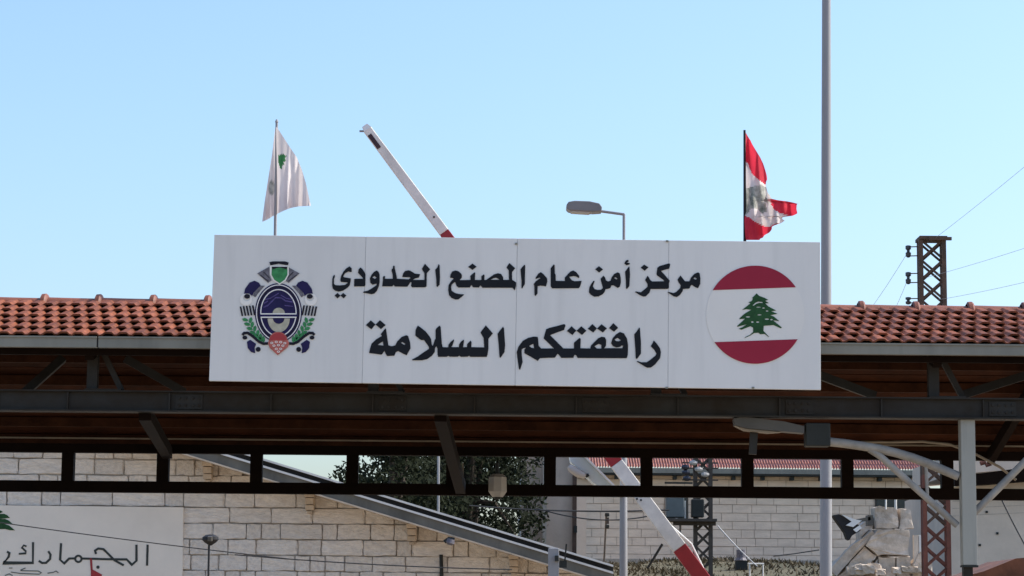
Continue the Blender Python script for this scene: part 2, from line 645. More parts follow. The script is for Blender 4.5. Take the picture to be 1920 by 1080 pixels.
# front girder: bottom chord, struts, braces
YG = 19.62
bz0, bz1 = at(960, 777, YG).z, at(960, 743, YG).z
MB().box((0, YG, (bz0 + bz1) / 2), (X1 - X0, 0.12, bz1 - bz0)).build('front_beam', 'steel_grey', canopy)
MB().box((0, YG - .02, bz0 - .006), (X1 - X0, 0.17, 0.012)).build('beam_flange', 'steel_grey', canopy)
MB().box((0, YG - .02, bz1 + .006), (X1 - X0, 0.17, 0.012)).build('beam_flange', 'steel_grey', canopy)
for px in range(-440, 2100, 190):
    x = at(px, 760, YG).x
    MB().box((x, YG - .075, (bz0 + bz1) / 2), (0.012, 0.03, bz1 - bz0 - .004)).build('stiffener', 'steel_grey', canopy)
    if px % 380 == 320 % 380:
        MB().box((x + .16, YG - .066, (bz0 + bz1) / 2), (0.22, 0.012, (bz1 - bz0) * .8)).build('splice_plate', 'steel_grey', canopy)
        for q in (-.08, -.03, .03, .08):
            MB().tube([(x + .16 + q, YG - .072, (bz0 + bz1) / 2 + .03), (x + .16 + q, YG - .085, (bz0 + bz1) / 2 + .03)], .012, 6).build('bolt', 'steel_grey', canopy)
            MB().tube([(x + .16 + q, YG - .072, (bz0 + bz1) / 2 - .03), (x + .16 + q, YG - .085, (bz0 + bz1) / 2 - .03)], .012, 6).build('bolt', 'steel_grey', canopy)
zt = lerp(ZE, ZR, (YG - YE) / (YR - YE)) - 0.06
strut_px = (-380, 173, 700, 1230, 1750, 2080)
for px in strut_px:
    x = at(px, 740, YG).x
    MB().box((x, YG, (bz1 + .012 + zt) / 2), (0.085, 0.085, zt - bz1 - .012)).build('strut', 'steel_grey', canopy)
    MB().beam((x + .05, YG + .005, zt - .05), (x + 0.24, YG + .005, bz1 + .02), 0.05, 0.045).build('knee_brace', 'steel_grey', canopy)
    MB().box((x + .10, YG - 0.03, bz1 + .018), (0.30, 0.14, 0.012)).build('base_plate', 'steel_grey', canopy)
    # rafter of this frame, front and rear
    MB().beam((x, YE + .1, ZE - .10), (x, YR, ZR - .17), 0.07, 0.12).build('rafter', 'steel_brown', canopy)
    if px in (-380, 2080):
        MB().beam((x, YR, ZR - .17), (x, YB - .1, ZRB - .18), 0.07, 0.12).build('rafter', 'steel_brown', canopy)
# slanting ties seen above the beam
for a, c in (((1800, 742), (1945, 697)), ((40, 742), (118, 672)), ((235, 672), (345, 735)), ((1500, 690), (1640, 742))):
    MB().beam(at(a[0], a[1], YG + .35), at(c[0], c[1], YG + .55), 0.06, 0.07).build('tie', 'steel_grey', canopy)

# cross beams running back to the rear girder
tz0, tz1 = at(960, 930, YB).z, at(960, 909, YB).z
uz0, uz1 = at(960, 856, YB).z, at(960, 832, YB).z
for (pa, pb) in (((-330, 772), (-240, 846)), ((272, 776), (314, 850)), ((826, 778), (864, 916)), ((2060, 782), (2010, 858))):
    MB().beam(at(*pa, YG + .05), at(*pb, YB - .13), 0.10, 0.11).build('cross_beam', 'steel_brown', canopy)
a = at(868, 868, YB - .12)
c = at(869, 916, YB - .12)
MB().beam(a, c, 0.02, 0.012).build('cover_strip', 'rail_tan', canopy)

# rear girder with open bays
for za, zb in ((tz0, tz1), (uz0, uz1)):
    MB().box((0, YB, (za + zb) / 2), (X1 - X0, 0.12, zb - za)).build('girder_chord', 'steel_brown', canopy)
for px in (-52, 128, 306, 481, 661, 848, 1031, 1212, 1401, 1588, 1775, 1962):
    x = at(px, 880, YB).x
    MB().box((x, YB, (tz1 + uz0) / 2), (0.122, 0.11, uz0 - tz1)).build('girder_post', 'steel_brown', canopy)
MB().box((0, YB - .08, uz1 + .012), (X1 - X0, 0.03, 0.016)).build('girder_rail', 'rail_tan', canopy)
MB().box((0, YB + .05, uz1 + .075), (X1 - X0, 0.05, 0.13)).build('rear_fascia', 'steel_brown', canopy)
# conduit looping below the roof on the right
MB().tube([at(*p, 23.6) for p in ((1615, 829), (1670, 829), (1730, 828), (1780, 833), (1830, 852), (1875, 876), (1905, 900))], 0.013, 6).build('conduit', 'rail_tan', canopy)

# front column with pipe brackets
cx0, cx1 = at(1797, 778, YG).x, at(1824, 778, YG).x
xc = (cx0 + cx1) / 2 + .006
zc = at(1812, 1060, YG).z
col = MB().box((xc, YG, (zc + bz0 - .012) / 2), (cx1 - cx0, 0.115, bz0 - .012 - zc)).build('column', 'column_paint', canopy, bevel=.006)
MB().box((xc + .002, YG, zc - .008), (cx1 - cx0 + .008, 0.125, 0.016)).build('column_collar', 'lamp_dark', canopy)
MB().box((xc - .012, YG + .01, (zc - .016) / 2), (0.075, 0.075, zc - .016)).build('column_shaft', 'steel_grey', canopy)
xl = at(-420, 778, YG).x
MB().box((xl, YG, (bz0 - .012) / 2), (0.12, 0.115, bz0 - .012)).build('column', 'column_paint', canopy)
for x in (X0 + .15, X1 - .12):
    MB().box((x, YB, tz0 / 2), (0.13, 0.12, tz0)).build('rear_column', 'column_paint', canopy)
YA = YG - 0.0
MB().tube([at(*p, YA) for p in ((1797, 893), (1768, 881), (1740, 869), (1710, 858), (1680, 849), (1650, 842), (1615, 836), (1580, 831), (1551, 828))], 0.037, 12).build('bracket_arm', 'pipe_paint', canopy, smooth=True)
MB().tube([at(*p, YA) for p in ((1630, 842), (1650, 855), (1795, 985))], 0.029, 10).build('bracket_brace', 'pipe_paint', canopy, smooth=True)
MB().tube([at(1736, 869, YA), at(1739, 935, YA)], 0.014, 8).build('bracket_rod', 'pipe_paint', canopy, smooth=True)
MB().tube([at(1820, 968, YA), at(1965, 822, YA)], 0.03, 10).build('bracket_brace', 'pipe_paint', canopy, smooth=True)
MB().tube([at(1748, 893, YA - .036), at(1778, 968 - 45 + 10, YA - .036)], 0.0001, 4)
MB().box(at(1532, 816, YA), (0.20, 0.16, 0.19)).build('junction_box', 'lamp_dark', canopy, bevel=.01)

# ------------------------------------------------------------------ lamp carried under the canopy
arm = thing('canopy_lamp', at(1440, 810, YA), 'long grey lamp fixture with hanging stem under the canopy left of the column', 'lamp')
b = MB()
b.prism([[at(*p, YA - .07) for p in ((1376, 785), (1392, 781), (1470, 790), (1508, 799), (1508, 812), (1460, 808), (1400, 803), (1378, 797))]], 0.14).build('housing', 'lamp_grey', arm)
MB().prism([[at(*p, YA - .05) for p in ((1378, 798), (1400, 804), (1465, 810), (1440, 812), (1396, 807))]], 0.10).build('diffuser', 'rail_tan', arm)
MB().beam(at(1414, 803, YA + .05), at(1411, 852, YA + .05), 0.05, 0.062).build('stem', 'steel_grey', arm)

# lantern hanging from the rear girder
lan = thing('hanging_lantern', at(933, 930, 24.4), 'pale grey box lantern hanging from the rear girder above the sloping eave', 'lamp')
ring = []
for (y, hw) in ((889, 10), (895, 17), (922, 17.5), (932, 10)):
    p0 = at(933, y, 24.4)
    ring.append((p0, hw * 24.4 / FPX))
b = MB()
vs, fs = [], []
for p0, h in ring:
    for k in range(8):
        a = math.pi / 8 + 2 * math.pi * k / 8
        vs.append((p0.x + h * math.cos(a) * 1.06, p0.y + h * math.sin(a) * 1.06, p0.z))
for i in range(3):
    for k in range(8):
        fs.append((i * 8 + k, i * 8 + (k + 1) % 8, i * 8 + 8 + (k + 1) % 8, i * 8 + 8 + k))
fs += [tuple(range(8)), tuple(range(24, 32))]
b.add(vs, fs).build('glass_body', 'lamp_glass', lan)
MB().tube([at(933, 889, 24.4), at(932, 868, 24.4)], 0.02, 8).build('hanger', 'lamp_dark', lan)
MB().tube([at(933, 932, 24.4), at(933, 936, 24.4)], [0.045, 0.03], 8).build('finial', 'lamp_dark', lan)

# ------------------------------------------------------------------ the big sign
YS = 18.9
TLc, TRc, BRc, BLc = (402, 440), (1538, 454), (1539, 731), (392, 714)
sign = thing('sign_board', at(965, 722, YS + .05), 'long white border checkpoint sign board with black lettering, crest and flag disc on canopy', 'sign')


def sgn(u, v):
    """u 0..1 across, v 0..1 down, in picture units"""
    x = lerp(lerp(TLc[0], TRc[0], u), lerp(BLc[0], BRc[0], u), v)
    y = lerp(lerp(TLc[1], TRc[1], u), lerp(BLc[1], BRc[1], u), v)
    return x, y


for i in range(4):
    g0 = 0.0 if i == 0 else 0.00045
    g1 = 0.0 if i == 3 else 0.00045
    u0, u1 = i / 4 + g0, (i + 1) / 4 - g1
    q = [sgn(u0, 0), sgn(u1, 0), sgn(u1, 1), sgn(u0, 1)]
    MB().prism([[at(*p, YS) for p in q]], 0.035).build('panel', 'sign_white', sign, bevel=.002)
q = [sgn(.002, .012), sgn(.998, .012), sgn(.998, .988), sgn(.002, .988)]
MB().prism([[at(*p, YS + .0355) for p in q]], 0.06).build('back_frame', 'sign_back', sign)
for u in (.25, .5, .75):
    q = [sgn(u - .0004, .003), sgn(u + .0004, .003), sgn(u + .0004, .997), sgn(u - .0004, .997)]
    MB().prism([[at(*p, YS + .0015) for p in q]], 0.03).build('seam_strip', 'sign_back', sign)
for u in (0.12, 0.37, 0.63, 0.88):
    x, y = sgn(u, .45)
    p0 = at(x, y, YS + .1)
    MB().box((p0.x, YS + .19, p0.z), (.05, .19, .05)).build('bracket', 'steel_grey', sign)
for (x, y) in ((968, 457), (1251, 452), (1250, 727), (1412, 727)):
    MB().box(at(x, y, YS - .004), (0.02, 0.012, 0.014)).build('clip', 'gutter_metal', sign)

WIN = {'A': (615, 490, 13.5), 'B': (715, 490, 13.5), 'C': (830, 490, 13.5), 'D': (900, 485, 13.5), 'E': (990, 485, 13.5),
       'F': (1095, 485, 13.5), 'G': (1200, 485, 13.5), 'H': (680, 590, 10.8), 'I': (770, 600, 12), 'J': (840, 600, 12),
       'K': (960, 600, 10.8), 'L': (1040, 600, 12), 'M': (1130, 600, 10.8), 'N': (430, 480, 5.4), 'O': (1370, 540, 10.8), 'P': (0, 940, 6.4)}


def W(w, *pts):
    x0, y0, s = WIN[w]
    return [(x0 + a / s, y0 + c / s) for a, c in pts]


def glyph(loops, name='letter', m='lettering', parent=None, Y=YS - .006, d=.0058):
    return MB().prism([[at(*p, Y) for p in l] for l in loops], d).build(name, m, parent or sign)


# first line
glyph([W('A', (545, 125), (600, 175), (600, 260), (575, 270), (520, 255), (430, 300), (385, 375), (400, 400), (575, 430), (575, 480), (550, 600), (500, 660), (380, 740), (270, 765), (180, 740), (120, 690), (105, 600), (110, 440), (130, 370), (165, 340), (175, 380), (150, 450), (150, 560), (180, 600), (300, 610), (430, 595), (500, 545), (490, 530), (330, 520), (312, 480), (330, 370), (390, 260), (460, 180))])
glyph([W('A', (165, 865), (240, 800), (313, 865), (240, 935))], 'letter_dot')
glyph([W('A', (316, 865), (385, 800), (465, 865), (395, 935))], 'letter_dot')
glyph([W('A', (820, 155), (870, 190), (935, 290), (950, 330), (945, 600), (920, 632), (660, 632), (665, 450), (700, 440), (880, 440), (885, 420), (760, 290), (775, 200))])
glyph([W('A', (1230, 230), (1275, 260), (1305, 330), (1308, 520), (1290, 620), (1240, 740), (1180, 810), (1100, 830), (1000, 810), (890, 790), (900, 765), (1000, 745), (1100, 690), (1230, 600), (1225, 560), (1130, 590), (1070, 540), (1060, 430), (1100, 340), (1160, 270)),
       W('A', (1120, 405), (1175, 370), (1230, 410), (1185, 445))])
glyph([W('B', (70, 370), (95, 380), (90, 440), (290, 440), (285, 330), (258, 240), (265, 190), (290, 180), (300, 110), (335, 115), (345, 190), (385, 370), (395, 440), (690, 455), (740, 420), (720, 400), (530, 395), (550, 310), (600, 245), (680, 225), (740, 240), (850, 310), (980, 325), (950, 410), (850, 430), (790, 470), (1090, 470), (1090, 300), (1025, 190), (1105, 60), (1235, 200), (1150, 300), (1145, 630), (1110, 655), (775, 655), (750, 620), (765, 540), (740, 520), (660, 640), (340, 635), (310, 590), (280, 632), (20, 630), (40, 480), (40, 390))])
glyph([W('B', (1450, 70), (1475, 100), (1485, 400), (1475, 590), (1420, 650), (1395, 620), (1390, 450), (1365, 210), (1420, 150))])
glyph([W('C', (320, 230), (400, 250), (470, 310), (490, 360), (480, 420), (430, 460), (440, 475), (705, 470), (700, 370), (740, 330), (810, 275), (825, 300), (815, 470), (980, 470), (980, 370), (1040, 330), (1060, 350), (1055, 470), (1100, 470), (1200, 400), (1300, 330), (1400, 300), (1480, 320), (1530, 400), (1535, 470))
       + W('D', (735, 535), (725, 290), (670, 220), (745, 110), (890, 240), (810, 340), (815, 535), (915, 600), (915, 690), (880, 800), (820, 735))
       + W('C', (1010, 667), (970, 620), (950, 610), (920, 660), (770, 655), (740, 610), (720, 600), (690, 660), (400, 660), (350, 620), (320, 530), (290, 530), (230, 590), (215, 650), (225, 740), (310, 800), (400, 825), (545, 835), (490, 890), (400, 960), (320, 965), (220, 920), (160, 850), (140, 720), (150, 600), (210, 510), (280, 435), (250, 420), (190, 410), (195, 340), (240, 260)),
       W('C', (1205, 466), (1290, 425), (1350, 412), (1400, 435), (1440, 466))])
glyph([W('C', (645, 140), (755, 55), (860, 135), (755, 215))], 'letter_dot')
glyph([W('D', (1130, 150), (1145, 180), (1135, 640), (1070, 750), (1050, 740), (1050, 560), (1025, 270), (1070, 210))])
glyph([W('E', (325, 340), (380, 380), (480, 490), (490, 580), (455, 700), (400, 690), (320, 680), (245, 695), (240, 880), (190, 945), (165, 915), (160, 700), (145, 640), (200, 570), (270, 520), (320, 490), (280, 480), (190, 515), (200, 470), (260, 380))])
glyph([W('E', (650, 145), (675, 160), (680, 380), (700, 400), (705, 560), (935, 565), (930, 480), (1000, 400), (1080, 320), (1150, 300), (1220, 340), (1300, 440), (1290, 490), (1220, 450), (1150, 440), (1040, 460), (1110, 545), (1180, 570), (1360, 560), (1320, 700), (1290, 745), (610, 750), (575, 700), (575, 240))])
glyph([W('F', (240, 560), (270, 565), (250, 620), (225, 700), (270, 770), (340, 790), (430, 785), (480, 740), (440, 600), (420, 510), (490, 430), (530, 470), (560, 550), (610, 575), (670, 560), (700, 470), (760, 390), (850, 345), (905, 370), (930, 480), (935, 600), (910, 700), (860, 740), (740, 670), (690, 680), (670, 740), (620, 760), (545, 770), (525, 840), (470, 900), (370, 955), (260, 960), (170, 910), (125, 850), (135, 730), (180, 640)),
       W('F', (765, 490), (800, 465), (850, 505), (820, 525))])
glyph([W('F', (285, 265), (380, 190), (480, 270), (385, 350))], 'letter_dot')
glyph([W('F', (1145, 190), (1155, 240), (1165, 400), (1150, 690), (1085, 770), (1065, 740), (1060, 560), (1040, 330), (1090, 260))])
glyph([W('F', (1095, 30), (1135, 45), (1125, 75), (1075, 95), (1165, 115), (1150, 145), (1080, 165), (1020, 120), (1050, 60))], 'letter_mark')
glyph([W('G', (740, 115), (765, 150), (740, 250), (640, 275), (530, 310), (600, 380), (755, 560), (735, 620), (730, 740), (690, 765), (270, 765), (240, 860), (150, 950), (90, 958), (22, 935), (-128, 840), (-98, 830), (22, 850), (100, 790), (190, 710), (190, 640), (130, 540), (190, 430), (230, 480), (260, 540), (310, 575), (610, 572), (600, 540), (430, 420), (420, 380), (440, 230), (500, 185), (620, 150))])
glyph([W('G', (20, 225), (105, 150), (215, 215), (120, 305))], 'letter_dot')
glyph([W('G', (1025, 425), (1060, 470), (1140, 570), (1250, 572), (1290, 480), (1380, 380), (1470, 345), (1510, 370), (1530, 500), (1525, 640), (1470, 745), (1400, 720), (1310, 660), (1280, 690), (1250, 755), (1090, 765), (1080, 820), (1010, 920), (930, 970), (850, 950), (700, 850), (720, 840), (850, 870), (920, 840), (1020, 740), (1030, 670), (980, 600), (950, 530)),
       W('G', (1355, 500), (1390, 470), (1445, 510), (1400, 530))])
# second line
glyph([W('H', (460, 275), (475, 300), (500, 480), (520, 620), (590, 640), (660, 620), (700, 540), (790, 450), (880, 415), (920, 430), (960, 560), (970, 680), (890, 820), (820, 790), (720, 735), (670, 760), (640, 830), (490, 835), (460, 780), (440, 730), (400, 790), (380, 808), (130, 775), (150, 680), (180, 590), (270, 500), (390, 430), (365, 395)),
       W('H', (300, 610), (410, 540), (420, 625)), W('H', (775, 570), (800, 550), (865, 595), (840, 610))])
glyph([W('H', (65, 210), (165, 115), (258, 197), (175, 295))], 'letter_dot')
glyph([W('H', (260, 200), (350, 110), (465, 210), (370, 290))], 'letter_dot')
glyph([W('I', (160, 125), (230, 170), (340, 260), (420, 360), (460, 430), (475, 560), (500, 580), (540, 450), (560, 420), (560, 230), (575, 190), (650, 125), (675, 160), (700, 520), (720, 610), (845, 615), (850, 560), (900, 490), (970, 435), (975, 470), (940, 570), (910, 610), (1085, 610), (1090, 550), (1130, 490), (1190, 440), (1200, 470), (1180, 610), (1270, 610), (1270, 540), (1350, 460), (1370, 500), (1365, 610))
       + W('J', (815, 615), (800, 400), (730, 280), (850, 120), (1010, 300), (910, 420), (910, 640), (890, 780), (870, 828), (500, 828), (475, 800), (440, 825), (290, 828), (255, 800), (220, 825), (40, 825), (10, 805), (-30, 825))
       + W('I', (620, 828), (605, 780), (600, 640), (580, 590), (550, 620), (540, 720), (470, 810), (370, 880), (250, 905), (40, 905), (30, 890), (160, 820), (300, 720), (410, 650), (410, 610), (380, 560), (300, 450), (230, 450), (105, 350), (110, 220))])
glyph([W('J', (1240, 150), (1260, 190), (1285, 560), (1270, 720), (1180, 850), (1160, 830), (1140, 560), (1115, 310), (1180, 220))])
glyph([W('K', (520, 340), (530, 400), (540, 520), (590, 575), (850, 575), (640, 370), (660, 300), (690, 190), (750, 160), (900, 125), (1060, 80), (1085, 110), (1055, 200), (900, 255), (770, 305), (1040, 575))
       + W('L', (435, 640), (435, 510), (560, 400), (585, 420), (580, 635), (800, 640), (820, 570), (900, 490), (980, 410), (1060, 375), (1130, 390), (1160, 450), (1155, 580), (1110, 640))
       + W('M', (50, 570), (400, 570), (415, 520), (380, 515), (360, 540), (280, 555), (210, 530), (170, 470), (200, 370), (270, 290), (350, 240), (430, 270), (490, 370), (515, 500), (510, 700), (490, 770), (460, 772), (0, 770))
       + W('L', (520, 852), (480, 790), (450, 780), (420, 850), (150, 852))
       + W('K', (940, 690), (920, 685), (870, 760), (570, 770), (520, 825), (480, 800), (250, 670), (250, 600), (280, 560), (230, 570), (195, 600), (200, 720), (215, 850), (165, 1005), (140, 990), (120, 850), (95, 650), (130, 540), (220, 420), (330, 360), (440, 335)),
       W('K', (345, 525), (430, 480), (450, 570), (400, 565)),
       W('L', (895, 590), (990, 535), (1050, 560), (1050, 640), (950, 640)),
       W('M', (240, 395), (300, 360), (370, 410), (330, 430), (270, 425))])
for q in (((275, 245), (380, 140), (488, 237), (400, 335)), ((492, 240), (600, 140), (715, 240), (615, 335)), ((745, 195), (850, 90), (950, 187), (870, 280)),
          ((954, 190), (1055, 95), (1175, 185), (1085, 280)), ((1225, 180), (1320, 70), (1430, 175), (1335, 262))):
    glyph([W('L', *q)], 'letter_dot')
glyph([W('M', (740, 150), (755, 170), (775, 450), (775, 680), (695, 790), (670, 770), (660, 560), (640, 290), (690, 230))])
glyph([W('M', (1035, 415), (1090, 470), (1160, 570), (1180, 650), (1165, 770), (1060, 900), (980, 960), (900, 965), (820, 920), (690, 840), (710, 830), (780, 855), (890, 855), (960, 810), (1070, 720), (1090, 680), (1050, 610), (975, 530), (1010, 470))])

# flag disc
DCX, DCY, DR = 1416, 590, 92
disc = glyph([circle(DCX, DCY, DR, n=56)], 'flag_disc', 'disc_ground', Y=YS - .004, d=.0038)
arc = circle(DCX, DCY, DR + .4, n=60)


def cut(sign_, ya, yb):
    """part of the disc beyond a slightly sloping line"""
    out = []
    for x, y in circle(DCX, DCY, DR, n=180):
        yl = lerp(ya, yb, (x - (DCX - DR)) / (2 * DR))
        if (y - yl) * sign_ > 0:
            out.append((x, y))
    out.sort(key=lambda p: math.atan2(p[1] - DCY, p[0] - DCX))
    return out


glyph([cut(-1, 545.5, 540.5)], 'flag_band', 'flag_crimson', disc, Y=YS - .007, d=.0028)
glyph([cut(1, 640, 635.5)], 'flag_band', 'flag_crimson', disc, Y=YS - .007, d=.0028)
holes = [circle(350, 585, 48, 13, 8), circle(440, 688, 28, 17, 8), circle(548, 690, 32, 15, 8), circle(585, 543, 44, 11, 8), circle(735, 630, 46, 15, 8),
         circle(828, 640, 28, 15, 8), circle(565, 388, 48, 9, 8), circle(665, 405, 28, 12, 8), circle(738, 466, 27, 13, 8),
         [(445, 352), (500, 300), (560, 275), (640, 283), (650, 305), (580, 300), (520, 318), (465, 360)]]
glyph([W('O', (525, 110), (580, 160), (690, 200), (760, 240), (700, 260), (775, 305), (700, 310), (760, 370), (920, 455), (820, 470), (945, 520), (860, 540), (800, 550), (880, 580), (985, 670), (920, 660), (860, 655), (1040, 800), (1010, 815), (870, 750), (670, 765), (665, 870), (780, 990), (760, 985), (690, 930), (600, 935), (560, 905), (480, 910), (400, 960), (280, 1015), (300, 990), (390, 950), (455, 890), (455, 800), (400, 775), (330, 800), (220, 845), (165, 825), (240, 790), (330, 735), (130, 785), (140, 760), (240, 670), (290, 620), (175, 630), (190, 600), (270, 530), (330, 490), (420, 440), (320, 430), (235, 440), (300, 390), (400, 310), (360, 290), (430, 260), (450, 210), (430, 205))]
      + [W('O', *h) for h in holes], 'cedar', 'cedar_green', disc, Y=YS - .0075, d=.0033)

# crest
EC = (497, 575)


def en(loops, name, m, lay, par):
    return glyph([W('N', *l) for l in loops], name, m, par, Y=YS - .004 - .0016 * lay, d=.0016)


crest = en([circle(EC[0], EC[1], 238, 300, 56)], 'crest', 'emblem_navy', 0, sign)
# trim the crest's own layers as sub-parts of the crest
en([circle(EC[0], EC[1], 226, 286, 56), circle(EC[0], EC[1], 217, 277, 56)[::-1]], 'crest_ring', 'disc_white', 1, crest)
en([circle(EC[0], EC[1], 208, 266, 56), circle(EC[0], EC[1], 196, 254, 56)[::-1]], 'crest_ring', 'emblem_black', 1, crest)
en([circle(EC[0], EC[1], 184, 240, 56), circle(EC[0], EC[1], 174, 230, 56)[::-1]], 'crest_ring', 'disc_white', 1, crest)
for pts, w in ((((345, 520), (390, 500), (430, 460), (470, 420), (530, 425), (570, 455), (640, 465)), 13), (((360, 440), (410, 430), (470, 395), (500, 375)), 10),
               (((520, 395), (580, 430), (640, 440)), 9), (((560, 500), (640, 510)), 9), (((350, 480), (390, 455)), 12)):
    en([stroke(pts, w)], 'crest_line', 'emblem_violet', 1, crest)
en([circle(500, 582, 62, 58, 20, 180, 360)], 'crest_dome', 'emblem_tan', 1, crest)
en([circle(500, 632, 112, 140, 30, 0, 180)], 'crest_bowl', 'emblem_tan', 1, crest)
en([circle(500, 632, 58, 54, 20, 0, 180)], 'crest_core', 'emblem_navy', 2, crest)
en([[(318, 580), (680, 580), (680, 592), (318, 592)]], 'crest_line', 'disc_white', 2, crest)
en([[(318, 614), (680, 614), (680, 626), (318, 626)]], 'crest_line', 'disc_white', 3, crest)
en([[(300, 592), (696, 592), (696, 614), (300, 614)]], 'crest_bar', 'emblem_navy', 3, crest)
en([[(412, 96), (600, 96), (602, 190), (570, 250), (510, 290), (445, 250), (412, 190)]], 'crest_shield', 'disc_white', 2, crest)
en([[(430, 110), (588, 110), (588, 190), (560, 240), (510, 276), (455, 240), (427, 190)]], 'crest_shield', 'emblem_green', 3, crest)
en([[(428, 108), (590, 108), (578, 134), (510, 114), (440, 134)]], 'crest_crown', 'emblem_black', 4, crest)
en([[(405, 62), (440, 54), (565, 54), (602, 66), (592, 94), (500, 78), (415, 94)]], 'crest_crown', 'emblem_black', 1, crest)


def mir(pts):
    return [(994 - x, y) for x, y in pts]


for f in (lambda p: list(p), mir):
    en([f([(283, 176), (404, 108), (404, 190), (428, 246), (392, 272)])], 'crest_wing', 'emblem_grey', 1, crest)
    en([f(stroke([(310, 190), (395, 255)], 7))], 'crest_line', 'emblem_black', 2, crest)
    en([f(stroke([(345, 160), (408, 225)], 7))], 'crest_line', 'emblem_black', 2, crest)
    en([f([(148, 382), (160, 330), (205, 268), (255, 250), (300, 270), (318, 300), (275, 340), (245, 372), (232, 405), (200, 380)])], 'crest_scroll', 'emblem_navy', 1, crest)
    en([f([(262, 330), (310, 300), (360, 300), (290, 380), (262, 420), (240, 400)])], 'crest_scroll', 'emblem_grey', 0, crest)
    en([f(circle(168, 440, 62, 62, 24)), f(circle(176, 424, 36, 34, 20))[::-1]], 'crest_curl', 'disc_white', 0, crest)
    en([f(circle(180, 408, 30, 24, 16))], 'crest_curl', 'emblem_black', 2, crest)
    for k in range(5):
        x = 104 + 31 * k
        en([f([(x, 512 - 3 * k), (x + 17, 510 - 3 * k), (x + 37, 606 - 2 * k), (x + 20, 608 - 2 * k)])], 'crest_stripe', 'emblem_black', 1, crest)
    for (x, y, a) in ((160, 645, -30), (215, 650, 60), (180, 690, -30), (232, 695, 60), (205, 735, -30), (258, 735, 55), (235, 775, -25), (288, 778, 55), (270, 808, -20), (315, 815, 50), (310, 843, -10), (345, 842, 40)):
        c_, s_ = math.cos(R(a + 45)), math.sin(R(a + 45))
        lf = [(x + u * c_ - w * s_, y + u * s_ + w * c_) for u, w in ((-34, 0), (-12, -17), (18, -14), (34, 0), (18, 14), (-12, 17))]
        en([f(lf)], 'crest_leaf', 'emblem_green', 1, crest)
    en([f(stroke([(132, 800), (150, 780), (185, 778), (240, 815), (300, 868), (345, 888), (392, 884)], 27))], 'crest_scroll', 'emblem_black', 2, crest)
    en([f(circle(157, 826, 25, 20, 16))], 'crest_curl', 'emblem_black', 3, crest)
    en([f([(178, 868), (212, 848), (272, 890), (256, 930), (262, 984), (220, 972), (186, 932)])], 'crest_scroll', 'emblem_navy', 1, crest)
    en([f(circle(292, 945, 25, 25, 16))], 'crest_curl', 'emblem_black', 1, crest)
en([[(402, 848)] + circle(495, 850, 92, 82, 24, 180, 360) + [(590, 848), (606, 880), (592, 922), (490, 1004), (408, 930), (392, 880)]], 'crest_point', 'emblem_salmon', 4, crest)
en([circle(495, 852, 84, 74, 24, 180, 360)], 'crest_point', 'emblem_red', 5, crest)
for (x, y) in ((430, 880), (475, 870), (520, 872), (562, 882), (452, 908), (497, 902), (542, 908), (475, 940), (520, 940), (497, 968)):
    en([circle(x, y, 15, 11, 10), circle(x, y, 8, 6, 10)[::-1]], 'crest_scale', 'disc_white', 5, crest)

# ------------------------------------------------------------------ flags on the ridge


def pl(tbl, y, k):
    for i in range(len(tbl) - 1):
        if tbl[i][0] <= y <= tbl[i + 1][0]:
            t = (y - tbl[i][0]) / (tbl[i + 1][0] - tbl[i][0])
            return lerp(tbl[i][k], tbl[i + 1][k], t)
    return tbl[-1][k] if y > tbl[-1][0] else tbl[0][k]


def inside(poly, x, y):
    c = False
    n_ = len(poly)
    for i in range(n_):
        (x1, y1), (x2, y2) = poly[i], poly[(i + 1) % n_]
        if (y1 > y) != (y2 > y) and x < (x2 - x1) * (y - y1) / (y2 - y1) + x1:
            c = not c
    return c


def cloth(tbl, Y0, fold, colour, mats, parent, nrow=70, ncol=36):
    b = MB()
    ya, yb = tbl[0][0], tbl[-1][0]
    for j in range(nrow + 1):
        y = lerp(ya, yb, j / nrow)
        xl_, xr_ = pl(tbl, y, 1), pl(tbl, y, 2)
        for i in range(ncol + 1):
            x = lerp(xl_, xr_, i / ncol)
            b.v.append(at(x, y, Y0 + fold(x, y)))
    for j in range(nrow):
        for i in range(ncol):
            a_ = j * (ncol + 1) + i
            y = lerp(ya, yb, (j + .5) / nrow)
            x = lerp(pl(tbl, y, 1), pl(tbl, y, 2), (i + .5) / ncol)
            b.f.append((a_, a_ + 1, a_ + ncol + 2, a_ + ncol + 1))
            b.mi.append(colour(x, y))
    return b.build('cloth', mats, parent, smooth=True)


YF = 21.35
fl = thing('flag', (at(515, 560, YF).x, YF, ZR), 'white flag with green emblem hanging limp from a thin pole behind the sign', 'flag', 'flags on the canopy ridge')
MB().tube([(at(514, 560, YF).x, YF, ZR - .1), at(516, 440, YF), at(519, 228, YF)], [0.014, 0.014, 0.012], 10).build('pole', 'galvanised', fl, smooth=True)
MB().tube([at(519, 229, YF), at(519, 224, YF)], [0.017, 0.008], 8).build('finial', 'galvanised', fl)
tb = [(238, 517, 520), (262, 515.5, 532), (280, 513, 542), (296, 510, 557), (320, 507, 566), (345, 503, 573), (365, 499, 578), (384, 496, 582.5), (386, 495.5, 570), (388, 495, 548), (394, 494, 534), (400, 493, 526), (408, 492.5, 510), (416, 492.5, 494)]


def fold1(x, y):
    t = (y - 238) / 178
    s = (x - 517)
    return -.06 * math.tanh(s / 3.0) + .05 * math.sin(s * .16 + t * 2.2) * t + .02 * math.sin(s * .45 + 1) * t


def col1(x, y):
    if inside([(522, 290), (531, 288), (537, 292), (534, 297), (537, 300), (531, 305), (533, 309), (528, 312), (529, 320), (525, 314), (522, 306)], x, y):
        return 1
    if (x - 509) ** 2 / 30 + (y - 352) ** 2 / 200 < 1:
        return 2
    return 0


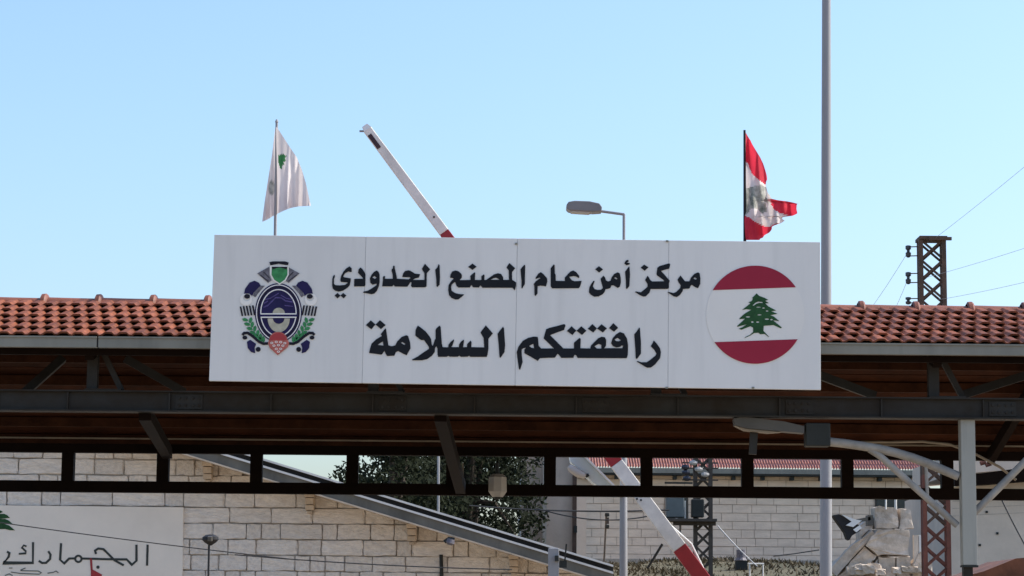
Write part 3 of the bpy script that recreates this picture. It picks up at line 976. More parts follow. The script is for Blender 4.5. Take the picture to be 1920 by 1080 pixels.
TOPL = [(492, 412), (496, 380), (503, 335), (510, 290), (516, 240), (519, 238), (532, 258), (545, 278), (556, 294), (566, 318), (574, 345), (582.5, 384)]
BOTL = [(492, 416), (503, 411), (512, 405), (520, 401), (530, 396), (545, 390), (560, 387), (582.5, 386)]
b = MB()
NX, NY = 64, 40
for i in range(NX + 1):
    x = lerp(492, 582.5, i / NX)
    ya, yb = pl(TOPL, x, 1), pl(BOTL, x, 1)
    for j in range(NY + 1):
        y = lerp(ya, yb, j / NY)
        b.v.append(at(x, y, YF + fold1(x, y)))
for i in range(NX):
    for j in range(NY):
        a_ = i * (NY + 1) + j
        x = lerp(492, 582.5, (i + .5) / NX)
        y = lerp(pl(TOPL, x, 1), pl(BOTL, x, 1), (j + .5) / NY)
        b.f.append((a_, a_ + 1, a_ + NY + 2, a_ + NY + 1))
        b.mi.append(col1(x, y))
b.build('cloth', ['cloth_white', 'cloth_green', 'cloth_faded'], fl, smooth=True)

fl2 = thing('flag', (at(1396, 570, YF).x, YF, ZR), 'torn red and white striped flag with cedar on a pole above the flag disc', 'flag', 'flags on the canopy ridge')
MB().tube([(at(1397, 575, YF).x, YF, ZR - .1), at(1396.5, 450, YF), at(1396, 244, YF)], [0.014, 0.014, 0.011], 10).build('pole', 'plastic_black', fl2, smooth=True)
tb2 = [(246, 1396, 1398), (258, 1396, 1404), (270, 1396, 1411), (295, 1396, 1426), (320, 1396, 1436), (336, 1396, 1438.5), (346, 1396, 1436), (362, 1396, 1440), (370, 1396, 1446), (375, 1396, 1454), (377, 1396, 1476), (380, 1396, 1490), (384, 1396, 1496.5),
       (400, 1396, 1495.5), (404, 1396, 1488), (407, 1396, 1470), (412, 1396, 1467), (416, 1396, 1472), (420, 1396, 1458), (424, 1396.5, 1450), (436, 1397, 1442), (446, 1398, 1430), (450, 1399, 1424)]


rg = random.Random(31)
tb2 = [(y, a, c + (rg.uniform(-4, 2.5) if y > 372 else rg.uniform(-1, .6))) for (y0, a0, c0), (y1, a1, c1) in zip(tb2, tb2[1:]) for y, a, c in ((y0, a0, c0), ((y0 + y1) / 2, (a0 + a1) / 2, (c0 + c1) / 2))] + [tb2[-1]]


def fold2(x, y):
    s = (x - 1396)
    return .07 * math.sin(s * .13 + (y - 243) * .018) + .025 * math.sin(s * .32 - y * .05) - .0012 * s


def col2(x, y):
    if inside([(1390, 240), (1450, 240), (1450, 352), (1436, 347), (1424, 338), (1410, 326), (1402, 306), (1390, 298)], x, y):
        return 1
    if inside([(1441, 372), (1500, 372), (1500, 408), (1480, 404), (1462, 400), (1450, 391)], x, y):
        return 1
    if inside([(1390, 403), (1405, 407), (1416, 416), (1432, 424), (1444, 424), (1460, 418), (1460, 460), (1390, 460)], x, y):
        return 1
    if inside([(1390, 356), (1410, 350), (1428, 346), (1437, 352), (1436, 380), (1438, 398), (1428, 400), (1420, 392), (1408, 392), (1398, 404), (1390, 402)], x, y):
        return 2
    return 0


cloth(tb2, YF, fold2, col2, ['cloth_white', 'cloth_red', 'cloth_faded'], fl2, 90, 44)

# ------------------------------------------------------------------ raised barrier boom behind the canopy
YBM = 27.2
ptop, pbot = (689, 243), (1452, 1266)
boom = thing('barrier_gate', (at(1452, 1266, YBM).x, YBM, 0), 'raised red and white barrier arm slanting behind the sign and canopy', 'barrier')


def bp(y):
    t = (y - ptop[1]) / (pbot[1] - ptop[1])
    return at(lerp(ptop[0], pbot[0], t), y, YBM), lerp(.102, .186, t)


ys = [243, 436, 590, 730, 869, 1027, 1180, 1266]
for i in range(len(ys) - 1):
    a, wa = bp(ys[i])
    c, wc = bp(ys[i + 1])
    MB().beam(a, c, 0.08, wa, 0.08, wc).build('boom_band', 'boom_red' if i % 2 else 'boom_white', boom, bevel=.008)
a, wa = bp(252)
c, wc = bp(277)
d_ = (c - a).normalized()
off = Vector((-d_.z, 0, d_.x)) * .022
if off.x > 0:
    off = -off
MB().beam(a + off + Vector((0, -.044, 0)), c + off + Vector((0, -.044, 0)), 0.006, .05).build('reflector', 'boom_maroon', boom)
MB().tube([at(694, 246, YBM), at(674, 246, YBM)], 0.012, 6).build('end_pin', 'galvanised', boom)
a, _ = bp(236)
c, _ = bp(243.5)
MB().beam(a, c, .07, .07, .08, .101).build('end_cap', 'plastic_white', boom)
for y, sx in ((408, 2), (938, -6), (936, -12)):
    p, _ = bp(y)
    MB().tube([p + Vector((sx * .006, -.046, 0)), p + Vector((sx * .006, -.038, 0))], .012, 8).build('bolt', 'lamp_dark', boom)
a, _ = bp(962)
c, _ = bp(1085)
MB().tube([at(1235, 966, YBM + .1), at(1296, 1020, YBM + .1), at(1330, 1090, YBM + .1)], .014, 8).build('stay_rod', 'trim_light', boom)
p, _ = bp(1266)
MB().box((p.x + .1, YBM + .22, .58), (.42, .30, 1.16)).build('cabinet', 'boom_white', boom, bevel=.02)
MB().tube([p + Vector((0, -.1, 0)), p + Vector((0, .1, 0))], .07, 14).build('pivot', 'galvanised', boom)

# ------------------------------------------------------------------ street light behind the sign
YL = 28.0
sl_ = thing('street_light', (at(1170, 700, YL).x, YL, 0), 'slim grey street light with flat head and bent arm above the sign', 'street light')
base = at(1170, 1100, YL)
top = at(1170, 402, YL)
MB().tube([(top.x + .006, YL, 0), (top.x + .003, YL, base.z), (top.x, YL, 3.7), (top.x, YL, 3.8), top], [.055, .048, .042, .018, .018], 12).build('pole', 'galvanised', sl_, smooth=True)
MB().tube([at(1170.5, 404, YL), at(1170.5, 402, YL), at(1126, 396, YL)], .017, 8).build('arm', 'galvanised', sl_, smooth=True)
hp = [(1062, 384), (1066, 378), (1078, 376), (1106, 377), (1124, 381), (1129, 388), (1128, 396), (1112, 397), (1066, 394), (1062, 390)]
MB().prism([[at(*q, YL - .10) for q in hp]], .20).build('lamp_head', 'head_top', sl_, bevel=.01)
MB().prism([[at(*q, YL - .08) for q in ((1068, 394.5), (1108, 397.2), (1104, 399), (1072, 397))]], .16).build('diffuser', 'lamp_glass', sl_)
# second, lower luminaire on the same pole, seen in the girder bay
MB().prism([[at(*q, YL - .2) for q in ((1066, 846), (1088, 846), (1147, 906), (1164, 925), (1150, 930), (1112, 905), (1070, 866))]], .32).build('lower_head', 'pale_blue', sl_, bevel=.01)
MB().beam(at(1087, 848, YL - .16), at(1160, 922, YL - .16), .34, .02).build('head_edge', 'trim_light', sl_)
b = MB().tube([at(*q, YL - .24) for q in ((1066, 874), (1070, 878), (1082, 886), (1096, 892), (1099, 893))], [.03, .045, .05, .04, .015], 10)
b.build('glass_bowl', 'lamp_glass', sl_, smooth=True)
MB().tube([at(*q, YL - .24) for q in ((1098, 893), (1104, 890))], [.022, .018], 8).build('bowl_cap', 'lamp_dark', sl_)

# tall mast
YT = 29.0
tp = thing('lamp_mast', (at(1548, 800, YT).x, YT, 0), 'tall plain grey mast rising past the right edge of the sign', 'mast')
b = at(1549.5, 0, YT)
b2 = at(1548.5, 1070, YT)
MB().tube([(b2.x, YT, 0), b2, b, (b.x, YT, 11.6)], [.078, .073, .055, .05], 16).build('shaft', 'galvanised', tp, smooth=True)
MB().box((b2.x, YT, .02), (.36, .36, .04)).build('foot_plate', 'galvanised', tp)
MB().tube([(b.x, YT, 11.6), (b.x - .05, YT, 11.9), (b.x - .9, YT, 12.1)], .035, 8).build('arm', 'galvanised', tp)
MB().box((b.x - 1.2, YT, 12.1), (.6, .25, .12)).build('lamp_head', 'lamp_grey', tp, bevel=.02)

# ------------------------------------------------------------------ lattice pylon on the right


def lattice(root, cx, cy, w, z0, z1, rot, pitch, leg, m_of, brace=.022, steps_from=None):
    c_, s_ = math.cos(rot), math.sin(rot)
    cor = [Vector((cx + (a * c_ - d * s_) * w / 2, cy + (a * s_ + d * c_) * w / 2, 0)) for a, d in ((-1, -1), (1, -1), (1, 1), (-1, 1))]
    zs = [z0, (z0 + z1) * .5, z1]
    for q in cor:
        for k in range(2):
            za, zb = zs[k], zs[k + 1]
            MB().beam(q + Vector((0, 0, za)), q + Vector((0, 0, zb)), leg, leg).build('leg', m_of((za + zb) / 2), root)
    n_ = int((z1 - z0) / pitch)
    for s in range(4):
        p, q = cor[s], cor[(s + 1) % 4]
        for k in range(n_):
            za, zb = z1 - (k + 1) * pitch, z1 - k * pitch
            m_ = m_of((za + zb) / 2)
            MB().beam(p + Vector((0, 0, za)), q + Vector((0, 0, zb)), .01, brace).build('brace', m_, root)
            if s % 2 == 0:
                MB().beam(q + Vector((0, .012, za)), p + Vector((0, .012, zb)), .01, brace).build('brace', m_, root)
    return cor


YP = 45.0
c = at(1750, 700, YP)
zt_ = at(1750, 452, YP).z
py = thing('lattice_pylon', (c.x, YP, 0), 'rusty lattice power pylon standing behind the roof right of the sign', 'pylon')
lattice(py, c.x, YP, .43, 0, zt_, R(-6), .385, .08, lambda z: 'rust_dark' if z > 3.6 else 'rust_red', .045)
MB().box((c.x, YP, zt_ + .03), (.52, .52, .06)).build('cap_frame', 'rust_dark', py)
MB().beam((c.x - .1, YP - .3, zt_ + .0), (c.x + .33, YP - .3, zt_ + .0), .06, .06).build('cap_arm', 'rust_dark', py)
ins = []
for (ya, yb) in ((463, 480), (513, 530), (560, 568)):
    pa, pb = at(1703, ya, YP), at(1703, yb, YP)
    mid = (pa + pb) / 2
    for q in (pa, pb):
        MB().beam(q, (c.x - .22, YP - .05, q.z), .02, .018).build('insulator_arm', 'rust_dark', py)
    h = pa.z - pb.z + .06
    prof = [(0, .025), (.05, .055), (.3, .055), (.38, .03), (.55, .03), (.62, .055), (.9, .05), (1, .02)]
    MB().tube([(mid.x, mid.y, pa.z + .03 - t * h) for t, _ in prof], [r_ for _, r_ in prof], 10).build('insulator', 'insulator', py, smooth=True)
    ins.append(mid)
for k, (pt, q, lab) in enumerate(((ins[0], at(1610, 575, 60), 'upper thin power wire running down left from the pylon'),
                                  (ins[1], at(1660, 580, 60), 'second thin power wire running down left from the pylon'))):
    tag(MB().tube(sag(pt, pt + (q - pt) * 3, .5), .0042, 5).build('power_wire', 'cable_light'), lab, 'wire', 'thin power wires')
for (pa, pb, lab) in (((1750, 449), (1985, 225), 'thin wire climbing steeply from the pylon top to the upper right'),
                      ((1738, 520), (2000, 405), 'thin wire leaving the pylon at mid height towards the right'),
                      ((1760, 562), (2000, 476), 'lowest thin wire leaving the pylon just above the tiles')):
    tag(MB().tube(sag(at(*pa, 45), at(*pa, 45) + (at(*pb, 34) - at(*pa, 45)) * 4, .35, 40), .0034, 5).build('power_wire', 'cable_light'), lab, 'wire', 'thin power wires')

# ------------------------------------------------------------------ stone building on the left with its gable rake
YW = 33.0
PX = YW / FPX


def rake(x):          # picture line of the gable's underside
    return 926 + (x - 594) * (1083 - 926) / (1110 - 594)


house = thing('stone_house', (at(300, 1100, YW).x, YW + 4, 0), 'stone block house with a long sloping gable eave at lower left', 'house')
apex_x = -70
wl = [(-900, 980), (apex_x, rake(apex_x) + 2), (1128, rake(1128) + 2)]
A_, B_, C_ = [at(*q, YW + .012) for q in wl]
poly = [Vector((A_.x, YW + .012, 0)), Vector((A_.x, YW + .012, A_.z)), B_, C_, Vector((C_.x, YW + .012, 0))]
MB().prism([poly], 7.5).build('wall_core', 'mortar', house)


RSB = random.Random(3)


def ubox():
    me = bpy.data.meshes.new('stone')
    b_ = bmesh.new()
    bmesh.ops.create_cube(b_, size=1.0)
    bmesh.ops.bevel(b_, geom=[e for e in b_.edges], offset=.035, segments=1, affect='EDGES')
    bmesh.ops.subdivide_edges(b_, edges=[e for e in b_.edges if e.calc_length() > .5], cuts=2, use_grid_fill=True)
    for v in b_.verts:
        v.co += Vector((RSB.uniform(-.012, .012), RSB.uniform(-.09, .09), RSB.uniform(-.03, .03)))
    b_.to_mesh(me)
    b_.free()
    me.materials.append(MATS['stone'])
    return me


STONE = [ubox() for _ in range(9)]
CH = 29.6
ho = origin(house)
rs = random.Random(11)
ncourse = 0
yk = 1070.5 - 9 * CH
n_st = 0
while yk < 1100:
    zc_ = at(480, yk + CH / 2, YW).z
    hz = CH * PX - .016
    x = at(-40 - rs.uniform(0, 60), yk, YW).x
    while True:
        wpx = rs.choice((28, 36, 44, 52, 62, 78)) * (1.25 if yk < 960 else 1.0)
        w_ = wpx * PX
        xr = x + w_
        # keep the stone under the rake
        zr_ = B_.z + (xr - B_.x) * (C_.z - B_.z) / (C_.x - B_.x)
        if zc_ + hz / 2 > zr_ + 26 * PX:
            room = B_.x + (zc_ + hz / 2 - 26 * PX - B_.z) * (C_.x - B_.x) / (C_.z - B_.z)
            if room - x > .12:
                w_ = room - x
                xr = None
            else:
                break
        o = bpy.data.objects.new('stone', rs.choice(STONE))
        COL.objects.link(o)
        o.parent = house
        dep = .10 + rs.uniform(-.012, .018)
        o.location = Vector((x + w_ / 2, YW + .05 - dep / 2 + .03, zc_ + rs.uniform(-.004, .004))) - ho
        o.scale = (w_ - .014, dep, hz)
        o.rotation_euler = (0, rs.uniform(-.004, .004), 0)
        n_st += 1
        if xr is None:
            break
        x = xr
        if x > C_.x:
            break
    yk += CH

# courses further down, below the edge of the picture: one mass
b = MB()
zlow = at(480, 1070.5 + CH, YW).z - CH * PX * .0
zz = zlow - hz - .016
while zz > -.1:
    x = at(-300, 1000, YW).x
    while x < C_.x - .1:
        w_ = rs.uniform(.25, .6)
        x2 = min(C_.x, x + w_)
        b.box(((x + x2) / 2, YW + .04 - rs.uniform(0, .02), zz + hz / 2), (x2 - x - .014, .09, hz))
        x = x2
    zz -= CH * PX
tag(b.build('lower_stone_courses', 'stone', house), kind='stuff')

# rake: fascia, dark slot, metal edge, mouldings, corbels
YK = YW - .8


def band(dy0, dy1, Yb, depth, name, m, xa=apex_x, xb=1150):
    pts = [(xa, rake(xa) + dy0), (xb, rake(xb) + dy0), (xb, rake(xb) + dy1), (xa, rake(xa) + dy1)]
    return MB().prism([[at(*q, Yb) for q in pts]], depth).build(name, m, house)


band(-19, 1.5, YK, .06, 'fascia', 'fascia')
band(-.5, 2.6, YK - .02, .03, 'fascia_moulding', 'corbel')
band(-23, -19, YK - .03, .04, 'fascia_trim', 'trim_light')
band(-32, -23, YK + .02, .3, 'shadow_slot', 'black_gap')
band(-36, -32.2, YK - .05, 7.9, 'roof_sheet', 'trim_light')
band(-6, 1, YK + .061, .83, 'soffit', 'corbel')
for k in range(-1, 4):
    x = 581 + 191 * k
    y = rake(x)
    for (a, d, w_) in ((2, 11, 19), (12, 24, 16), (25, 35, 16), (36, 41, 10)):
        MB().box(at(x, y + (a + d) / 2 + 0, YW - .16 + a * .002), (w_ * PX, .30 - a * .005, (d - a) * PX - .004)).build('corbel', 'corbel', house, bevel=.006)
# upper roof side seen in the girder bay
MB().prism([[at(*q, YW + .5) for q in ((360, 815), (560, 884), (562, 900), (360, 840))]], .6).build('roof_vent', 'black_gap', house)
# downpipe on the wall
MB().tube([at(827, 1040, YW - .06), at(829, 1120, YW - .06)], .025, 8).build('downpipe', 'lamp_dark', house)

dc = thing('dome_camera', at(844, 1018, YK - .03), 'small round dark camera housing on the sloping fascia', 'camera')
MB().tube([at(834, 1016, YK - .02), at(842, 1010, YK - .04), at(852, 1012, YK - .03)], .028, 8).build('mount', 'lamp_dark', dc)
MB().tube([at(846, 1011, YK - .09), at(844, 1018, YK - .09), at(843, 1022, YK - .09)], [.05, .06, .03], 12).build('dome', 'emblem_grey', dc, smooth=True)

# painted board on the house wall
YQ = YW - .07
ws = thing('wall_sign', at(20, 1150, YQ), 'pale board with thin black script and a cedar on the stone house wall', 'sign')
MB().prism([[at(*q, YQ) for q in ((-300, 944), (344, 951), (341, 1150), (-300, 1150))]], .06).build('board', 'plaster_board', ws, bevel=.004)


def wsn(pts, w, m='paint_black', name='letter', d=.006):
    x0, y0, s = WIN['P']
    loop = stroke(pts, w)
    return MB().prism([[at(x0 + a / s, y0 + c / s, YQ - d) for a, c in loop]], d - .0006).build(name, m, ws)


wsn([(1771, 520), (1764, 772)], 26)
wsn([(1637, 520), (1637, 712), (1582, 762), (1520, 697), (1300, 695), (985, 686)], 26)
MB().prism([[at(*p, YQ - .006) for p in W('P', *circle(940, 690, 50, 50, 24))], [at(*p, YQ - .006) for p in W('P', *circle(940, 690, 25, 25, 24)[::-1])]], .0054).build('letter', 'paint_black', ws)
wsn([(893, 685), (830, 686), (770, 745), (721, 702), (732, 502)], 26)
wsn([(1152, 632), (1140, 592), (1178, 566), (1240, 574), (1300, 632), (1372, 706), (1484, 768)], 26, d=.0075)
wsn([(578, 598), (606, 640), (600, 692), (552, 738), (505, 740), (465, 714)], 26)
wsn([(396, 490), (394, 738), (34, 740), (104, 664), (112, 620), (84, 604)], 26)
wsn([(318, 540), (285, 528), (262, 555), (310, 600), (308, 624), (225, 630)], 20)
MB().prism([[at(*p, YQ - .006) for p in W('P', *circle(1175, 790, 20, 20, 14))]], .0054).build('letter_dot', 'paint_black', ws)
wsn([(1090, 684), (1100, 825)], 24, 'boom_red', 'red_stroke', .009)
MB().prism([[at(*p, YQ - .009) for p in W('P', (1090, 815), (1125, 825), (1225, 880), (1195, 960), (1090, 960))]], .0084).build('red_stroke', 'boom_red', ws)
wsn([(108, 800), (148, 800)], 10, 'paint_faint')
wsn([(245, 826), (305, 800)], 12, 'paint_faint')
wsn([(245, 832), (460, 836), (496, 858), (470, 874), (250, 866), (130, 848)], 11, 'paint_faint')
wsn([(570, 862), (640, 852), (672, 836), (700, 858)], 12, 'paint_faint')
wsn([(60, 890), (110, 870), (150, 890)], 12, 'paint_faint')
for q in (((-140, 190), (-100, 118), (10, 110), (34, 128), (-20, 150)), ((-200, 240), (-120, 150), (50, 150), (85, 165), (118, 198), (60, 204), (-60, 215)), ((-240, 300), (-150, 212), (60, 212), (105, 230), (155, 275), (100, 270), (-60, 268)), ((-290, 360), (-180, 270), (50, 270), (110, 290), (178, 348), (120, 346), (60, 332), (-100, 338))):
    MB().prism([[at(*p, YQ - .006) for p in W('P', *q)]], .0054).build('cedar_branch', 'cedar_green', ws)

# ------------------------------------------------------------------ small dark garden lamp in front of the house
YG2 = 29.5
gl = thing('post_lamp', (at(391, 1100, YG2).x, YG2, 0), 'dark mushroom headed post lamp in front of the stone wall', 'lamp')
MB().tube([(at(391, 1100, YG2).x, YG2, 0), at(392, 1022, YG2)], .013, 8).build('post', 'plastic_black', gl)
prof = [(1002, 3), (1003, 9), (1007, 15), (1012, 15.5), (1017, 11), (1021, 5), (1023, 2)]
MB().tube([at(394.5, y, YG2) for y, _ in prof], [r_ * YG2 / FPX for _, r_ in prof], 16).build('shade', 'plastic_black', gl, smooth=True)
MB().tube([at(394, 1006, YG2 - .107), at(394, 1014, YG2 - .095)], .03, 10).build('lens', 'lamp_grey', gl)

# cables across the house
tag(MB().tube(sag(at(-200, 950, 31), at(560, 1050, 31), .03), .007, 5).build('house_cable', 'cable'), 'dark cable sagging across the script board and stone wall', 'cable', 'low cables')
tag(MB().tube(sag(at(440, 1040, 31.5), at(960, 1068, 31.5), .03), .008, 5).build('house_cable', 'cable'), 'dark cable running level along the stone courses towards the eave', 'cable', 'low cables')
tag(MB().tube(sag(at(880, 948, 46), at(1255, 956, 46), .06), .016, 5).build('low_cable', 'cable'), 'dark cable crossing level in front of the concrete tower', 'cable', 'low cables')
tag(MB().tube(sag(at(1005, 952, 46), at(1215, 968, 46), .14), .012, 5).build('low_cable', 'cable'), 'looser cable sagging just under the level cable', 'cable', 'low cables')
tag(MB().tube(sag(at(1345, 985, 50), at(1420, 1062, 50), .03), .012, 5).build('low_cable', 'cable_light'), 'short pale cable slanting down over the far stone wall', 'cable', 'low cables')
tag(MB().tube(sag(at(1875, 930, 40), at(1935, 1045, 40), .03), .014, 5).build('low_cable', 'cable'), 'dark cable slanting down the pale wall at far right', 'cable', 'low cables')
tag(MB().tube([at(1450, 1043, 50), at(1490, 1038, 50), at(1536, 1031, 50)], .012, 5).build('low_cable', 'cable'), 'short dark cable rising towards the tall mast', 'cable', 'low cables')

# ------------------------------------------------------------------ grey post beside the eave end
YO = 31.0
gp = thing('camera_post', (at(1039, 1100, YO).x, YO, 0), 'pale grey square post with small camera at the end of the eave', 'post')
pt = at(1038, 1028, YO)
MB().box((pt.x, YO, pt.z / 2), (20 * YO / FPX, .13, pt.z)).build('post', 'galvanised', gp, bevel=.008)
MB().box(at(1044, 1047, YO - .1), (.05, .09, .07)).build('camera', 'lamp_dark', gp)
MB().beam(at(1058, 1063, YO), at(1062, 1020, YO), .02, .02).build('antenna', 'lamp_dark', gp)
MB().box(at(1056, 1058, YO), (.09, .12, .09)).build('bracket', 'lamp_dark', gp)
tag(MB().tube([(at(822, 1100, 44).x, 44, 0), at(822, 926, 44), at(822, 850, 44)], .024, 8).build('pole', 'galvanised'), 'thin pale pole in front of the dark tree', 'pole')

# ------------------------------------------------------------------ trees behind


def tree(px, Y, cy, rx, rz, seed, label, n=7000, leaf=.10):
    rt = random.Random(seed)
    c = at(px, cy, Y)
    z0 = bank_z(c.x, Y)
    t = thing('evergreen_tree', (c.x, Y, z0), label, 'tree', 'trees behind the canopy')
    b = MB()
    b.tube([(c.x, Y, z0), (c.x + .1, Y, (z0 + c.z) / 2), (c.x, Y, c.z + rz * .5)], [.22, .16, .06], 8)
    b.build('trunk', 'bark', t)
    clumps = []
    for i in range(46):
        u = rt.uniform(-1, 1)
        a = rt.uniform(0, 6.283)
        rr = rt.random() ** .45
        s = math.sqrt(1 - u * u)
        q = Vector((math.cos(a) * s * rr * rx, math.sin(a) * s * rr * rx, u * rr * rz))
        clumps.append((c + q, rt.uniform(.32, .62)))
    for k in range(9):
        q = clumps[k * 5][0]
        MB().tube([(c.x, Y, lerp(z0, c.z, .5 + .05 * k)), (Vector((c.x, Y, c.z)) + q) / 2, q], [.07, .045, .015], 6).build('limb', 'bark', t)
    b = MB()
    for i in range(n):
        q, r_ = rt.choice(clumps)
        d = Vector((rt.gauss(0, 1), rt.gauss(0, 1), rt.gauss(0, .75))).normalized() * r_ * (rt.random() ** .4)
        p = q + d
        u = Vector((rt.uniform(-1, 1), rt.uniform(-1, 1), rt.uniform(-1, 1))).normalized()
        w = u.orthogonal().normalized()
        s = leaf * rt.uniform(.6, 1.3)
        b.add([p - u * s, p + w * s * .45, p + u * s, p - w * s * .45], [(0, 1, 2, 3)])
    tag(b.build('crown', 'leaf', t), kind='stuff')
    return t


tree(740, 47, 850, 1.35, 2.2, 5, 'dark evergreen tree seen through the girder left of the brace', 5500, .06)
tree(880, 50, 870, 1.5, 2.5, 9, 'dense dark evergreen tree above the sloping eave beside the concrete tower', 10000, .065)
tree(820, 55, 900, 2.1, 1.9, 21, 'shadowy evergreen filling the gap behind the other two trees', 8000, .08)

# ------------------------------------------------------------------ concrete tower and far buildings
YC = 58.0


def X(px, Y, py=960):
    return at(px, py, Y).x


def Z(py, Y, px=960):
    return at(px, py, Y).z


ct = thing('concrete_tower', (X(1022, YC), YC, bank_z(X(1022, YC), YC)), 'weathered grey concrete block with vertical joints beside the dark trees', 'building')
zb_ = 1.0
MB().prism([[(X(1020, YC), YC, zb_), (X(1080, YC), YC, zb_), (X(1080, YC), YC, Z(800, YC)), (X(1020, YC), YC, Z(800, YC))]], 4).build('wall', 'concrete', ct)
MB().prism([[(X(972, YC), YC + .5, zb_), (X(1018.5, YC), YC + .5, zb_), (X(1018.5, YC), YC + .5, Z(806, YC)), (X(972, YC), YC + .5, Z(806, YC))]], 4).build('wall', 'concrete', ct)
MB().box((X(974, YC), YC + .35, 4), (.08, .2, 6)).build('pilaster', 'trim_light', ct)
MB().box((X(1077, YC), YC - .1, 4), (.10, .16, 6)).build('pilaster', 'rust_dark', ct)
MB().box((X(1021, YC), YC - .06, 4), (.09, .1, 6)).build('downpipe', 'mortar', ct)
MB().box((X(1079, YC), YC - .2, Z(992, YC)), (.07, .1, .16)).build('meter_box', 'lamp_dark', ct)

# tiled hip roof patch beside it
rf = thing('tiled_outbuilding', (X(1060, 64), 64, bank_z(X(1060, 64), 64)), 'small outbuilding with bright red tiled roof slope behind the girder', 'building')
b = MB()
n1, n2 = 40, 12
for j in range(n2 + 1):
    for i in range(n1 + 1):
        x = X(1040, 64) + (X(1075, 64) - X(1040, 64)) * i / n1
        t = j / n2
        b.v.append(Vector((x, 64 + 2.0 * t, lerp(Z(908, 64), Z(835, 66), t) + .035 * abs(math.sin(i * .9)) + .02 * (j % 2))))
for j in range(n2):
    for i in range(n1):
        a = j * (n1 + 1) + i
        b.f.append((a, a + 1, a + n1 + 2, a + n1 + 1))
        b.mi.append(0)
tag(b.build('roof_tiling', 'far_tile', rf), kind='stuff')
MB().prism([[(X(1040, 64), 64.2, 2.5), (X(1100, 64), 64.2, 2.5), (X(1100, 64), 64.2, Z(909, 64)), (X(1040, 64), 64.2, Z(909, 64))]], 2.2).build('wall', 'pale_plaster', rf)

YH = 68.0
fb = thing('far_stone_building', (X(1430, YH), YH, bank_z(X(1430, YH), YH)), 'long pale stone building with red tiled eave behind the rear girder', 'building')
xa, xb = X(1080, YH), X(1722, YH)
ze_ = Z(884, YH)
zb0 = Z(1046, YH)
MB().prism([[(xa, YH, 1.5), (xb, YH, 1.5), (xb, YH, ze_), (xa, YH, ze_)]], 8).build('wall', 'far_mortar', fb)
# coursed stones of the far wall, in slightly uneven proud rows
rs2 = random.Random(4)
zz = zb0 - .1
while zz < ze_ - .05:
    h = .235
    x = xa
    b = MB()
    while x < xb:
        w_ = rs2.uniform(.35, .8)
        x2 = min(xb, x + w_)
        d = .03 + rs2.uniform(0, .022)
        b.box(((x + x2) / 2, YH - d / 2, zz + h / 2), (x2 - x - .012, d, h - .014))
        x = x2
    tag(b.build('stone_course', 'far_stone', fb), kind='stuff')
    zz += h
MB().box(((xa + xb) / 2, YH - .2, zb0 - .08), (xb - xa, .5, .14)).build('plinth', 'mortar', fb)
MB().box(((xa + xb) / 2, YH - .45, ze_ + .03), (xb - xa + .3, .14, .14)).build('gutter', 'gutter_metal', fb)
MB().box(((xa + xb) / 2, YH - .25, ze_ - .07), (xb - xa + .2, .5, .04)).build('soffit', 'lamp_dark', fb)
for k in range(12):
    x = lerp(xa + .3, xb - .3, k / 11)
    MB().box((x, YH - .2, ze_ - .14), (.1, .4, .12)).build('eave_bracket', 'lamp_dark', fb)
b = MB()
n1, n2 = 260, 14
for j in range(n2 + 1):
    for i in range(n1 + 1):
        t = j / n2
        b.v.append(Vector((lerp(xa - .2, xb + .2, i / n1), YH - .42 + 3.4 * t, ze_ + .10 + 1.15 * t + (.05 if i % 2 else 0) + .035 * (1 if j % 2 else 0))))
for j in range(n2):
    for i in range(n1):
        a = j * (n1 + 1) + i
        b.f.append((a, a + 1, a + n1 + 2, a + n1 + 1))
        b.mi.append(0)
tag(b.build('roof_tiling', 'far_tile', fb), kind='stuff')
for (x0, x1, y0, y1) in ((1246, 1290, 925, 976), (1640, 1716, 925, 953)):
    w = MB().prism([[(X(x0, YH), YH - .075, Z(y1, YH)), (X(x1, YH), YH - .075, Z(y1, YH)), (X(x1, YH), YH - .075, Z(y0, YH)), (X(x0, YH), YH - .075, Z(y0, YH))]], .02).build('window', 'mast_grey', fb)
    MB().prism([[(X(x0 + 3, YH), YH - .085, Z(y1 - 3, YH)), (X(x1 - 3, YH), YH - .085, Z(y1 - 3, YH)), (X(x1 - 3, YH), YH - .085, Z(y0 + 3, YH)), (X(x0 + 3, YH), YH - .085, Z(y0 + 3, YH))]], .008).build('pane', 'window_dark', w)
    MB().box((X((x0 + x1) / 2, YH), YH - .1, Z((y0 + y1) / 2, YH)), (.06, .03, Z(y0, YH) - Z(y1, YH))).build('mullion', 'trim_light', w)

# pale wall building at far right
YR2 = 52.0
rb = thing('plaster_building', (X(1900, YR2), YR2, bank_z(X(1900, YR2), YR2)), 'pale patched plaster building at far right behind the column', 'building')
MB().prism([[(X(1782, YR2), YR2, .3), (X(2150, YR2), YR2, .3), (X(2150, YR2), YR2, Z(872, YR2)), (X(1782, YR2), YR2, Z(906, YR2))]], 6).build('wall', 'pale_plaster', rb)
MB().prism([[at(*q, YR2 - .5) for q in ((1790, 893), (1850, 886), (2150, 846), (2150, 884), (1850, 908), (1790, 910))]], .48).build('awning', 'steel_brown', rb)
MB().prism([[at(*q, YR2 + .5) for q in ((1782, 852), (2150, 830), (2150, 860), (1782, 890))]], 5).build('parapet', 'pale_plaster', rb)
for (x, y) in ((1848, 872), (1838, 869)):
    MB().tube([at(x, y, YR2 - .3), at(x + 10, y - 3, YR2 - .3)], .05, 8).build('bracket', 'rust_red', rb)
for (x, y) in ((1837, 1022), (1850, 960), (1870, 1000)):
    MB().box(at(x, y, YR2 - .01), (.05, .03, .05)).build('vent', 'lamp_dark', rb)
